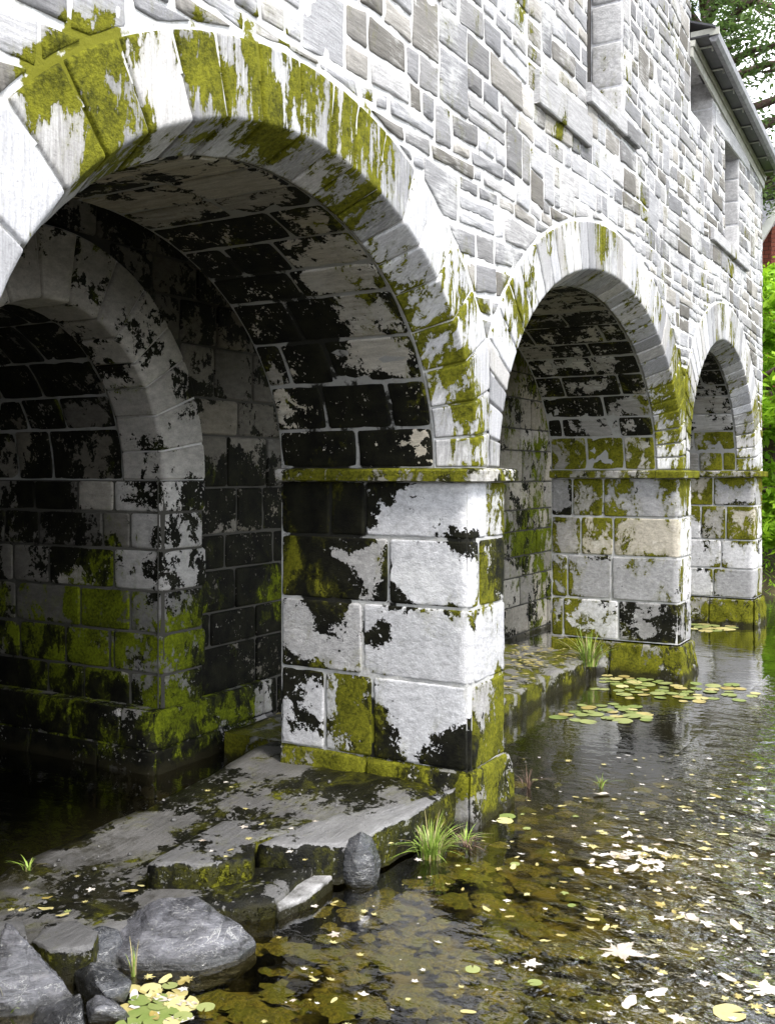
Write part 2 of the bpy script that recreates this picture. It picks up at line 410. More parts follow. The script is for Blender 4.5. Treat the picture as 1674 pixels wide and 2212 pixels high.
def vault(mb, mo, yc, zc, a, b, x0, x1, attrf, ch=.24, flip=False, lmin=.3, lmax=.75):
    E = Ell(yc, zc, a, b)
    def mapf(l, q):
        y, z, ny, nz = E.at(l); return (x0 - q, y, z), Vector((0, -ny, -nz))
    n = int(E.L / ch); hs = [1 + rnd.uniform(-.3, .3) for _ in range(n)]; tt = sum(hs); l = 0; D = x0 - x1
    for h_ in hs:
        l2 = l + E.L * h_ / tt; q = 0; ln = rnd.uniform(.1, lmax)
        while q < D:
            q2 = min(D, q + ln)
            if D - q2 < .15: q2 = D
            block(mb, l, l2, q, q2, mapf, attrf((x0 - (q + q2) / 2, *E.at((l + l2) / 2)[:2])), step=.06, gap=.004, amp=.006, h=.006 + rnd.uniform(-.004, .006), flip=flip, edge=(.1, .3))
            q = q2; ln = rnd.uniform(lmin, lmax)
        l = l2
    rows = []
    for i in range(81):
        rows.append([Vector(mapf(E.L * i / 80, D * j / 6)[0]) for j in range(7)])
    mo.grid(rows, [(.35,) + tuple(amk(0, 0, .25)(p))[1:] for r in rows for p in r], 0, flip)

class Loop:
    """plan outline of a pier: jamb facing -y, front facing +x, jamb facing +y"""
    def __init__(s, y0, y1, back, off=0., r=.022):
        s.y0, s.y1, s.b, s.o, s.r = y0, y1, back, off, r
        s.D = -back + off - r; s.Wd = (y1 - y0) + 2 * off - 2 * r; s.q = math.pi / 2 * r
        s.L = 2 * s.D + s.Wd + 2 * s.q
        s.c0 = s.D + s.q / 2; s.c1 = s.D + s.q * 1.5 + s.Wd
    def at(s, p):
        o, r = s.o, s.r
        if p < s.D: return (s.b + p, s.y0 - o), (0, -1)
        p -= s.D
        if p < s.q:
            t = p / r; cx, cy = o - r, s.y0 - o + r
            return (cx + r * math.sin(t), cy - r * math.cos(t)), (math.sin(t), -math.cos(t))
        p -= s.q
        if p < s.Wd: return (o, s.y0 - o + r + p), (1, 0)
        p -= s.Wd
        if p < s.q:
            t = p / r; cx, cy = o - r, s.y1 + o - r
            return (cx + r * math.cos(t), cy + r * math.sin(t)), (math.cos(t), math.sin(t))
        p -= s.q
        return (o - r - p, s.y1 + o), (0, 1)

def pier(root_parent, y0, y1, courses, spec, seed, back=BACK, base_z=.30, label=None):
    """courses: z edges from top to bottom. spec[i]: list of (joint x on the near jamb) and per-stone stains"""
    mb, mo = MB(), MB(); P = Loop(y0, y1, back)
    for i in range(len(courses) - 1):
        z1, z0 = courses[i], courses[i + 1]
        def mapf(p, q, z0=z0):
            (x, y), n = P.at(p); return (x, y, z0 + q), Vector((n[0], n[1], 0))
        js, sts = spec[i]
        ps = [0.] + [P.D + x if x < 0 else P.c0 + x for x in js] + [P.L]
        for k in range(len(ps) - 1):
            t_, m_, s_, w_ = sts[min(k, len(sts) - 1)]
            block(mb, ps[k], ps[k + 1], 0, z1 - z0, mapf, amk(t_, m_, s_, w_), h=.008, step=.045, gap=.0045, amp=.006, c=.028, edge=(.22, .38), er=.014)
    rows = []
    for j in range(12):
        z = courses[-1] + (courses[0] - courses[-1]) * j / 11
        rows.append([Vector((*P.at(P.L * i / 60)[0], z)) for i in range(61)])
    mo.grid(rows, [(.5,) + tuple(amk(0, .15, .25)(p))[1:] for r in rows for p in r], 0, True)
    o = mb.build('pier', M['ashlar'], root_parent)
    j = mo.build('mortar', M['mortar'], o)
    # plinth
    pm = MB(); PP = Loop(y0, y1, back, .075, .06)
    def mapz(p, q):
        (x, y), n = PP.at(p); f = cl((q - .1) / (.25 + base_z))
        return (x - n[0] * .062 * f, y - n[1] * .062 * f, -.35 + q * (1 - .0) + .02 * N((x, y, 0), 2.5) * (q > .2)), Vector((n[0], n[1], 0))
    k = 0.
    while k < PP.L:
        k2 = min(PP.L, k + rnd.uniform(.5, .8))
        if PP.L - k2 < .2: k2 = PP.L
        block(pm, k, k2, 0, .35 + base_z, mapz, amk(.26, .52, .46, .3, .5), h=.012, step=.04, amp=.022, c=.05, gap=.002)
        k = k2
    # top of the plinth closes against the pier
    loop1 = [Vector((PP.at(PP.L * i / 80)[0][0] - .064 * PP.at(PP.L * i / 80)[1][0], PP.at(PP.L * i / 80)[0][1] - .064 * PP.at(PP.L * i / 80)[1][1], base_z - .03)) for i in range(81)]
    loop2 = [Vector((*P.at(P.L * i / 80)[0], base_z + .004)) for i in range(81)]
    pm.grid([loop1, loop2], (.26, .5, .45, .3), 0, True)
    pm.build('plinth', M['ashlar'], o)
    # impost course
    sm_ = MB(); Q = Loop(y0, y1, back, .07, .012)
    prof = [(-.075, 1.945), (0, 1.955), (0, 2.012), (-.012, 2.024), (-.09, 2.030)]
    cuts = [0.]
    while cuts[-1] < Q.L - .35: cuts.append(cuts[-1] + rnd.uniform(.35, .7))
    cuts[-1] = Q.L
    for a_, b_ in zip(cuts[:-1], cuts[1:]):
        t_ = rnd.uniform(.25, .45); rows = []
        cols_ = [a_ + .002 + (b_ - a_ - .004) * i / 14 for i in range(15)]
        for (d, z) in prof:
            r = []
            for p in cols_:
                (x, y), n = Q.at(p); r.append(Vector((x + n[0] * (d + .003 * N((x, y, z), 12)), y + n[1] * (d + .003 * N((y, x, z), 9)), z + .003 * N((x, y, z), 6))))
            rows.append(r)
        at = [(t_, (.50 if z > 1.95 else .3) + spots(p)[0] + .3 * N(p, 2.5, 3), .46 + .2 * N(p, 3., 9), .4) for r, (d, z) in zip(rows, prof) for p in r]
        sm_.grid(rows, at, 0, True)
    sm_.build('impost_course', M['ashlar'], o, smooth=False)
    return o

building = empty('stone_mill_building', (0, 0, 0))
tag(building, 'white and grey stone building standing on three mossy arches in the pond', 'building')

# --- where moss and algae grow (on the real surfaces)
for px, py, r, m, s_ in [(60, 190, .13, .8, 0), (95, 175, .12, .8, 0), (150, 130, .14, .9, 0), (200, 95, .14, .9, 0), (260, 80, .13, .9, 0), (340, 68, .14, .6, 0),
        (430, 110, .15, .85, 0), (445, 180, .15, .85, 0), (545, 90, .12, .75, 0), (555, 190, .17, .95, 0), (590, 250, .15, .8, 0), (640, 130, .15, .8, 0),
        (210, 330, .13, .8, 0), (300, 250, .10, .7, 0), (230, 250, .08, .7, 0), (225, 410, .13, .9, 0), (185, 475, .06, .8, 0), (660, 210, .15, .8, 0), (700, 180, .1, .5, 0),
        (735, 270, .15, .65, 0), (775, 250, .14, .6, 0), (800, 230, .08, .6, 0), (835, 330, .12, .4, 0), (395, 135, .07, .6, 0), (8, 360, .05, .8, 0),
        (880, 380, .08, .4, 0), (1110, 645, .12, .7, 0), (1085, 590, .17, .95, 0), (1125, 690, .12, .95, 0), (1000, 545, .1, .6, 0), (1030, 640, .12, .55, 0), (1060, 730, .16, .5, 0),
        (1010, 830, .20, .95, 0), (1030, 920, .22, .85, 0), (1090, 950, .15, .55, 0), (1180, 520, .12, .7, 0), (1240, 495, .14, .75, 0), (1290, 510, .18, .7, 0), (1330, 530, .14, .45, 0),
        (1350, 520, .12, .5, 0), (1410, 600, .1, .5, 0), (1470, 850, .5, .8, 0), (1480, 960, .5, .8, 0), (1500, 900, .3, .5, 0), (1560, 675, .2, .6, 0), (1530, 700, .2, .5, 0), (1640, 960, .7, .7, 0),
        (955, 230, .08, .5, 0), (600, 75, .1, .55, 0), (1075, 185, .1, .55, 0), (1125, 15, .2, .75, 0), (1055, 290, .12, .5, 0), (925, 400, .1, .5, 0), (1385, 425, .15, .5, 0), (1290, 345, .1, .45, 0)]:
    spot(onx(px, py), r, m, s_, 1.25)
for px, py, r, m in [(260, 400, .12, .8), (300, 340, .12, .6), (360, 310, .12, .6), (420, 290, .12, .7), (560, 300, .13, .95), (600, 310, .13, 1.), (700, 350, .1, .6), (770, 400, .12, .9), (500, 290, .1, .5), (640, 300, .1, .8)]:
    spot(onx(px, py, -.1), r, m, 0)
# barrel of the near arch: black algae across the middle
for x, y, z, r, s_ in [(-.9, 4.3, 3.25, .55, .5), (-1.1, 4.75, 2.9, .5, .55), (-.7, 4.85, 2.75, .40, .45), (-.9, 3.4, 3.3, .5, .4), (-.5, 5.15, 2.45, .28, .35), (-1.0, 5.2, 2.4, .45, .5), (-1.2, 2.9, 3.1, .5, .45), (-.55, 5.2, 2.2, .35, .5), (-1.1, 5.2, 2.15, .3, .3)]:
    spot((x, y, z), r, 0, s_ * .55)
for x, z, r, m, s_ in [(-.95, 1.4, .3, .1, .35), (-.7, 1.75, .28, 0, .35), (-.62, 1.08, .14, .2, .4), (-.65, .45, .16, .35, .2), (-1.2, .5, .2, 0, .5), (-.75, .62, .14, .45, 0), (-.1, .38, .25, .1, .4), (-.3, .99, .14, .42, 0),
        (-.6, .30, .5, .1, .45), (-.0, 1.62, .16, .1, .4)]:
    spot((x, 5.232, z), r, m, s_)

for x, y, z, r, m, s_ in [(.0, 5.56, .42, .26, .9, .1), (.0, 5.74, .7, .2, .6, .2), (0, 5.7, 1.45, .2, .3, .6), (0, 5.45, 1.32, .12, .2, .6), (0, 5.62, 1.8, .16, .6, .1), (-1.1, 5.232, 1.8, .30, 0, .5), (-.75, 5.232, 1.7, .2, 0, .5),
        (-.95, 5.232, 1.3, .22, .1, .35), (-.5, 5.232, 1.28, .10, 0, .6), (-.78, 5.232, .72, .10, .7, 0), (-.4, 5.232, .74, .12, .5, 0), (-.05, 5.232, .40, .14, .1, .6), (-.6, 5.232, 1.0, .12, 0, .5)]:
    spot((x, y, z), r, m, s_)
# --- near pier, stone by stone
q__, G_, K_ = (.68, .02, .04, 0), (.46, .1, .2, .1), (.2, .05, .80, .2)
MG = (.42, .55, .2, .3)
pier(building, 5.232, 5.739, [1.952, 1.618, 1.225, .79, .30],
     [([-.91, -.66, .22], [(.20, .1, .66, .2), (.22, .12, .60, .2), (.62, 0.04, .10, 0), (.5, .38, .14, .1)]),
      ([-.50, .12], [(.40, .20, .46, .2), (.60, .04, .10, 0), (.36, .26, .40, .2)]),
      ([-.68, .05], [(.42, .16, .2, .12), (.58, .10, .08, .02), (.52, .04, .08, 0)]),
      ([-.95, -.61, .03], [(.52, .10, .16, 0), (.54, .22, .12, 0), (.60, .05, .06, 0), (.36, .34, .22, .2)])], 1)
def rspec(n, seq):
    sp = []
    for i in range(n):
        x = -1.3 + rnd.uniform(.15, .4); js = []
        while x < -.3: js.append(x); x += rnd.uniform(.3, .62)
        js.append(rnd.choice([.06, .2, .3]))
        js = [j for j in js if j < -.2 or j > 0]
        sp.append((js, [seq(i) for _ in range(len(js) + 1)]))
    return sp
def q2(i):
    r = rnd.random()
    if r < .20: return (.38, .42, .14, .4)
    if r < .27: return (.3, .2, .5, .2)
    if r < .42: return (.36, .25, .10, .1)
    if r < .60: return (.50, .36, .05, .8)
    return (.66, .30, .12, .10)
pier(building, 9.967, 10.473, [1.952, 1.56, 1.17, .73, .33], rspec(4, q2), 2, base_z=.31)
pier(building, 13.867, 14.47, [1.952, 1.57, 1.12, .74, .36], rspec(4, q2), 3, base_z=.34)
pier(building, 1.20, 1.90, [1.952, 1.6, 1.2, .75, .3], rspec(4, lambda i: (.5, .2, .4, .2)), 4)

# --- rings and barrels
for k, (yc, a, b, th) in enumerate(ARCH):
    rb, vb, mo = MB(), MB(), MB()
    yl = (MIDS[k] + .004, MIDS[k + 1] - .004)
    def ra(u, k=k):
        t_ = rnd.choice([.40, .48, .58, .30, .54, .36]); m_ = .12 * math.exp(-((u - .5) / .25) ** 2) + (.10 if k == 0 else .06)
        return amk(t_, m_, .02, rnd.choice([0, 0, .1, .25]))
    ring(rb, mo, yc, ZS, a, b, th, SP, SD, 0., [21, 36, 33][k], ra, yl, tone_m=[.75, .25, .3][k])
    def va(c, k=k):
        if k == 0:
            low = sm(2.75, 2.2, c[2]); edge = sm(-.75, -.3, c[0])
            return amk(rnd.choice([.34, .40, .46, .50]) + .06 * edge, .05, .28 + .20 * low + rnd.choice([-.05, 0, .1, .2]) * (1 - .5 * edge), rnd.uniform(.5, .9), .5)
        if c[2] < 2.42: return amk(rnd.choice([.30, .34, .5]), rnd.choice([.60, .66, .5, .36]), .14, .5, .5)
        return amk(rnd.choice([.32, .38, .46]), .06, rnd.choice([.52, .58, .45, .38]), rnd.uniform(.3, .6), .4)
    vault(vb, mo, yc, ZS, a, b, -SD, BACK, va, ch=[.25, .27, .27][k])
    r_ = rb.build('arch_ring', M['ring'], building)
    mo.build('mortar', M['mortar'], r_)
    vb.build('vault', M['vault'], building)

# --- rubble face
ZT = 7.6
def ztop(y): return ZT if y < 10.40 else 6.36 - .085 * (y - 10.4)
WIN = [(7.255, 8.16, 4.87, 9.0), (12.07, 12.90, 4.66, 5.83), (10.44, 11.47, 5.66, 6.9)]
def ext_z(y, grow):
    z = ZS
    for (yc, a, b, th) in ARCH:
        A, B = a + SP + th * grow, b + SP + th * grow; u = (y - yc) / A
        if abs(u) < 1: z = max(z, ZS + B * math.sqrt(1 - u * u))
    return z
def inwin(y, z, m=0.):
    return any(w_[0] - m < y < w_[1] + m and w_[2] - m < z < w_[3] + m for w_ in WIN)
def clip(poly, n, d):
    out = []
    for i in range(len(poly)):
        a, b = poly[i], poly[(i + 1) % len(poly)]
        da, db = a[0] * n[0] + a[1] * n[1] - d, b[0] * n[0] + b[1] * n[1] - d
        if da >= 0: out.append(a)
        if (da >= 0) != (db >= 0):
            t = da / (da - db); out.append((a[0] + (b[0] - a[0]) * t, a[1] + (b[1] - a[1]) * t))
    return out
def area(p): return .5 * sum(p[i][0] * p[(i + 1) % len(p)][1] - p[(i + 1) % len(p)][0] * p[i][1] for i in range(len(p)))
def rubble_stone(mb, poly, tone, warm, moss=0., soot_shade=0., xp=0.):
    poly = list(poly)
    for (yc, a, b, th) in ARCH:
        A, B = a + SP + th + .02, b + SP + th + .02
        cy, cz = sum(p[0] for p in poly) / len(poly), sum(p[1] for p in poly) / len(poly)
        f = math.atan2((cz - ZS) / B, -(cy - yc) / A)
        if cz < ZS + .04: return
        ny, nz = -math.cos(f) / A, math.sin(f) / B; k = math.hypot(ny, nz); ny /= k; nz /= k
        ey, ez = yc - A * math.cos(f), ZS + B * math.sin(f)
        poly = clip(poly, (ny, nz), ey * ny + ez * nz)
        if len(poly) < 3: return
    for (a0, a1, b0, b1) in WIN:
        cy, cz = sum(p[0] for p in poly) / len(poly), sum(p[1] for p in poly) / len(poly)
        if any(a0 < p[0] < a1 and b0 < p[1] < b1 for p in poly) or (a0 < cy < a1 and b0 < cz < b1):
            o = [(a0 - cy, (-1, 0), -a0), (cy - a1, (1, 0), a1), (b0 - cz, (0, -1), -b0), (cz - b1, (0, 1), b1)]
            _, n, d = max(o, key=lambda q: q[0]); poly = clip(poly, n, d + .008)
            if len(poly) < 3: return
    poly = clip(clip(poly, (-1, 0), -14.455), (0, 1), 2.06)
    if len(poly) < 3 or area(poly) < .003: return
    cy, cz = sum(p[0] for p in poly) / len(poly), sum(p[1] for p in poly) / len(poly)
    if cz > ztop(cy) - .02: return
    # densify and roughen the outline
    out = []
    for i in range(len(poly)):
        a, b = poly[i], poly[(i + 1) % len(poly)]; ln = math.hypot(b[0] - a[0], b[1] - a[1]); n = max(1, int(ln / .055))
        for j in range(n):
            t = j / n
            if n > 1 and j == 0: t = .09 / n
            out.append((a[0] + (b[0] - a[0]) * t, a[1] + (b[1] - a[1]) * t))
            if n > 1 and j == n - 1:
                t = 1 - .09 / n; out.append((a[0] + (b[0] - a[0]) * t, a[1] + (b[1] - a[1]) * t))
    sd_ = rnd.uniform(0, 50); k = len(out)
    h = rnd.uniform(.005, .015) + xp; ty, tz = rnd.uniform(-.03, .03), rnd.uniform(-.04, .03)
    rings_ = []; 
    for (ins, dep) in ((0, -.03), (.003, 0.5), (.010, .95), (.03, 1.0)):
        r = []
        for (y, z) in out:
            dy, dz = cy - y, cz - z; L_ = math.hypot(dy, dz) or 1; q = min(ins + .006 * N((y, z, sd_), 18) * (ins < .03), L_ * .5)
            yy, zz = y + dy / L_ * q, z + dz / L_ * q
            x = dep if dep < 0 else h * dep + (ty * (yy - cy) + tz * (zz - cz)) * dep + .004 * N((yy, zz, sd_), 16) * (dep > .5)
            r.append((x, yy, zz))
        rings_.append(r)
    r = []
    for (y, z) in out:
        yy, zz = cy + (y - cy) * .42, cz + (z - cz) * .42
        r.append((h + ty * (yy - cy) + tz * (zz - cz) + .002 + .005 * N((yy, zz, sd_), 12), yy, zz))
    rings_.append(r)
    vs = [p for r in rings_ for p in r] + [(h + .003, cy, cz)]; fs = []
    for i in range(len(rings_) - 1):
        for j in range(k):
            fs.append((i * k + j, i * k + (j + 1) % k, (i + 1) * k + (j + 1) % k, (i + 1) * k + j))
    b0 = (len(rings_) - 1) * k
    for j in range(k): fs.append((b0 + j, b0 + (j + 1) % k, len(vs) - 1))
    af = amk(tone, moss, soot_shade, warm)
    mb.add(vs, fs, [af(v) for v in vs])
def rubble_wall(mb):
    z = 1.6; taken = []; rows = []
    while z < ZT:
        h = rnd.choice([.09, .11, .13, .14, .16, .18, .21]); rows.append((z, z + h)); z += h
    skip = [[] for _ in rows]
    G = .0125
    for i, (z0, z1) in enumerate(rows):
        y = .62 + rnd.uniform(0, .3)
        while y < 14.5:
            ln = rnd.choice([.13, .18, .22, .27, .32, .38, .50]) * rnd.uniform(.9, 1.1)
            blk = next(((a, b) for a, b in skip[i] if a - .05 < y < b), None)
            if blk: y = blk[1]; continue
            nx_ = next((a for a, b in sorted(skip[i]) if a > y), None)
            if nx_ is not None and y + ln > nx_ - .12: ln = nx_ - y
            zt = z1
            if rnd.random() < .13 and i + 1 < len(rows) and ln < .45 and z1 - z0 < .2:
                zt = rows[i + 1][1]; skip[i + 1].append((y, y + ln))
            tone = rnd.choice([.24, .30, .34, .38, .42, .36, .50, .20, .28]); warm = rnd.choice([0, 0, .05, .15, .45])
            if rnd.random() < .07: tone, warm = .17, .55
            mz = .14 if z0 > 3 else .24
            def J(v=.010): return rnd.uniform(-v, v)
            def wav(yy): return .022 * math.sin(yy * 1.7 + i * .35) + .010 * math.sin(yy * 4.1 + i * .2)
            a0, a1 = wav(y), wav(y + ln)
            if rnd.random() < .12 and zt - z0 > .17 and ln > .2:      # two thin stones
                zm = (z0 + zt) / 2 + J(.02)
                for (u0, u1) in ((z0, zm), (zm, zt)):
                    rubble_stone(mb, [(y + G + J(), u0 + G + J(.008) + a0), (y + ln - G + J(), u0 + G + J(.008) + a1), (y + ln - G + J(), u1 - G + J(.008) + a1), (y + G + J(), u1 - G + J(.008) + a0)], tone + J(.06), warm, mz, .03)
            else:
                rubble_stone(mb, [(y + G + J(), z0 + G + J() + a0), (y + ln - G + J(), z0 + G + J() + a1), (y + ln - G + J(), zt - G + J() + a1), (y + G + J(), zt - G + J() + a0)], tone, warm, mz, .03)
            y += ln
rw = MB(); rubble_wall(rw)
wall = rw.build('rubble_wall', M['rubble'], building)
mo = MB()
ys = sorted(set([.6 + .07 * i for i in range(199)] + [w_[i] for w_ in WIN for i in (0, 1)] + [10.40, 14.47]))
ys = [y for y in ys if y <= 14.4701]
for a_, b_ in zip(ys[:-1], ys[1:]):
    if b_ - a_ < 1e-4: continue
    ym = (a_ + b_) / 2
    zt = ztop(ym); segs = [(None, zt)]
    cuts = sorted([(w_[2], w_[3]) for w_ in WIN if w_[0] < ym < w_[1]])
    lo = None; parts = []
    for c0, c1 in cuts: parts.append((lo, c0)); lo = c1
    if lo is None or lo < zt: parts.append((lo, zt))
    for p0, p1 in parts:
        p1 = min(p1, zt)
        za, zb = (ext_z(a_, .5), ext_z(b_, .5)) if p0 is None else (p0, p0)
        if min(za, zb) >= p1: continue
        n = max(1, int((p1 - min(za, zb)) / .09)); rows = []
        for i in range(n + 1):
            t = i / n; r = []
            for y, zz in ((a_, za), (b_, zb)):
                z = zz + (p1 - zz) * t; r.append(Vector((.0015 + .008 * N((0, y, z), 7) + .006 * N((0, y, z), 21), y, z)))
            rows.append(r)
        mo.grid(rows, [(.9,) + tuple(amk(0, .1, .05)(p))[1:] for r in rows for p in r], 0, True)
mo.build('mortar', M['mortar'], wall)

# --- body behind the face: end wall, back, floor above the vaults
bd = MB()
g = (.42, .15, .2, .2)
bd.box((-6, .60, 3.95), (-.05, 10.38, 4.08), g)
bd.box((-6, 10.40, 3.95), (-.05, 14.44, 4.08), g)
bd.box((-6.2, .60, -.4), (-6.0, 14.44, 7.5), g)
bd.box((-6, .45, 2.0), (-.03, .58, ZT), g)
bd.box((-6, 14.30, 1.9), (-.03, 14.455, 6.0), g)
bd.box((-6, 14.30, -.4), (-1.35, 14.45, 1.9), g)
bd.box((-6, 10.20, 4.1), (-.03, 10.395, ZT - .02), g)
bd.build('wall_core', M['inner'], building)

for x, y, z, r, m, s_ in [(-3.0, 5.22, 1.1, .42, .55, -.3), (-2.6, 5.22, 1.05, .4, .6, -.3), (-2.4, 5.22, .95, .3, .5, -.2), (-3.6, 5.22, 1.0, .4, .5, -.2), (-2.3, 5.5, 1.0, .35, .5, -.2), (-2.2, 5.3, .4, .3, .5, -.1), (-2.9, 5.22, .75, .3, .3, -.1)]:
    spot((x, y, z), r, m * .75, s_, .7)
for x, y, z, r, s_ in [(-3.2, 5.22, .35, .7, .5), (-4.0, 5.22, .6, .8, .5), (-2.3, 5.6, .2, .6, .45), (-2.5, 5.15, .2, .45, .35), (-3.4, 5.22, 1.75, .5, .3), (-2.3, 6.1, .9, .7, .4), (-2.3, 5.9, 1.7, .5, .3)]:
    spot((x, y, z), r, 0, s_ * .8)  # painted shade low in the passage and on the inner pier
# --- inner wall and its arches
iw, im = MB(), MB()
XI = -2.30
INN = [(4.27, .95, 1.10, .42, 1.95), (8.40, 1.15, 1.15, .42, 1.95)]
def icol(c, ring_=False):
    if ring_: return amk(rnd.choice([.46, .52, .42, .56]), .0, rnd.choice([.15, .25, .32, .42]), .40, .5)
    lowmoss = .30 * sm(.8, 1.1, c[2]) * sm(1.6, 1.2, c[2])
    return amk(rnd.choice([.11, .15, .20, .13]) * (2.4 if c[1] > 10 else 1), lowmoss + .3 * (c[1] > 10), (.49 if c[1] < 10 else .25) + .16 * sm(1.9, 1.5, c[2]) + rnd.choice([-.12, .05, .25]) * .6, rnd.uniform(.6, .95), .5)  # inner wall stone darkened in colour for the shade of the recess
zz = -.3
def imap(p, q): return (XI, p, q), Vector((1, 0, 0))
while zz < 3.9:
    h = rnd.uniform(.24, .38); y = -.5 + rnd.uniform(0, .3)
    while y < 14.3:
        ln = rnd.uniform(.3, .65); segs = [(y, y + ln)]
        zc_ = zz + h / 2
        for (yc, a, b, th, zs) in INN:
            A = a + th - .02; B = b + th - .02
            if zc_ < zs: lo, hi = yc - a - .03, yc + a + .03
            elif zc_ < zs + B:
                k = A * math.sqrt(1 - ((zc_ - zs) / B) ** 2); lo, hi = yc - k, yc + k
            else: continue
            ns = []
            for s0, s1 in segs:
                if s1 <= lo or s0 >= hi: ns.append((s0, s1)); continue
                if s0 < lo: ns.append((s0, lo))
                if s1 > hi: ns.append((hi, s1))
            segs = ns
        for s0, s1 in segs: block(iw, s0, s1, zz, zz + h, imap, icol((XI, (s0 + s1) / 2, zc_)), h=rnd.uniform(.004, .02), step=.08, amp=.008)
        y += ln
    zz += h
# backing with openings, in columns
y = -.5
while y < 14.3:
    ym = y + .05; zl = -.4
    for (yc, a, b, th, zs) in INN:
        u = abs(ym - yc) / (a + th * .5)
        if abs(ym - yc) < a + .01: zl = zs + (b + th * .5) * math.sqrt(max(0, 1 - u * u))
        elif u < 1: zl = -.4
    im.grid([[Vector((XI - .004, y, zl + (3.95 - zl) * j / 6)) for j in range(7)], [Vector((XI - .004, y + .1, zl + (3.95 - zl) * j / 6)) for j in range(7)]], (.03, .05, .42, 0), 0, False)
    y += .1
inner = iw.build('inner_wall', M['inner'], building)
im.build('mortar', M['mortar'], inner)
for (yc, a, b, th, zs) in INN:
    rb, mo, vb = MB(), MB(), MB()
    ring(rb, mo, yc, zs, a, b, th, .001, .36, XI + .03, 15, lambda u: icol((0, 0, 0), True), None, jit=.15, proud=.02)
    vault(vb, mo, yc, zs, a - .005, b - .005, XI - .33, -5.6, icol, ch=.3)
    # jambs carrying the inner arch
    for sgn in (-1, 1):
        yj = yc + sgn * a; z = -.3; i = 0
        def jm(p, q, yj=yj, sgn=sgn):
            # wraps from the passage side (p < 0) round the corner to the face (p > 0)
            r = .02
            if p <= -r: return (XI + .03 + p, yj, q), Vector((0, -sgn, 0))
            if p >= r: return (XI + .03, yj + sgn * p, q), Vector((1, 0, 0))
            t = (p + r) / (2 * r) * math.pi / 2
            return (XI + .03 - r + r * math.sin(t), yj + sgn * (r - r * math.cos(t)), q), Vector((math.sin(t), -sgn * math.cos(t), 0))
        while z < zs - .01:
            h = min(rnd.uniform(.24, .34), zs - z)
            if zs - z - h < .12: h = zs - z
            p = -3.2; first = True
            while p < -.45:
                p2 = min(p + rnd.uniform(.35, .7), -.3 - .15 * (i % 2))
                lm = sm(1.25, .95, z) * sm(.1, .4, z)
                block(vb, p, p2, z, z + h, jm, amk(rnd.choice([.10, .13, .17, .40]), .10 + .28 * lm, .52 + .18 * sm(1.5, .2, z) - .32 * lm + rnd.choice([-.1, 0, .1]), .6, .6), step=.07, amp=.01, flip=(sgn < 0))  # passage shade put into the stone colour, blacker toward the water
                p = p2
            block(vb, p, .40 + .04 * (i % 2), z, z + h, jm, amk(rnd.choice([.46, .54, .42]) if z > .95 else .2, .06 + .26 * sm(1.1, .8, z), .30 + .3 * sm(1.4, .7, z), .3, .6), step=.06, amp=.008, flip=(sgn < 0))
            z += h; i += 1
        mo.grid([[Vector((XI + .03 + p, yj, q)) for q in (-.4, .4, 1.2, zs)] for p in (-3.2, -2, -1, 0)] + [[Vector((XI + .026, yj + sgn * .4, q)) for q in (-.4, .4, 1.2, zs)]], (.03, .1, .42, 0))
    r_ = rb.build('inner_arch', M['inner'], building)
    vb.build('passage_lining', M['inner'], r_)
    mo.build('mortar', M['mortar'], r_)
# wider footing block under the inner pier beside the near passage
for (fy0, fy1, fz, xo) in ((5.15, 6.3, .42, .09),):
    fb = MB()
    for (z0, z1) in ((-.35, .16), (.16, fz)):
        PL = Loop(fy0, fy1, XI - 2.5, xo, .04); PL.b = XI - 2.5; PL.D = 2.5 + xo - .04 ; PL.L = 2 * PL.D + PL.Wd + 2 * PL.q; 
        def fm(p, q, PL=PL, z0=z0):
            (x, y_), n = PL.at(p); 
            if p >= PL.D: x = x + XI
            return (x, y_, z0 + q), Vector((n[0], n[1], 0))
        p = 0
        while p < PL.L:
            p2 = min(PL.L, p + rnd.uniform(.4, .8))
            if PL.L - p2 < .2: p2 = PL.L
            block(fb, p, p2, 0, z1 - z0, fm, amk(rnd.choice([.2, .3, .4]), .18 + .1 * (z0 > 0), .60, .4, .6), step=.06, amp=.014)
            p = p2
    fb.box((XI - 2.5, fy0 - xo * .9, -.3), (XI + xo * .9, fy1, fz - .012), (.12, .4, .6, .4))
    fb.build('footing', M['inner'], building)

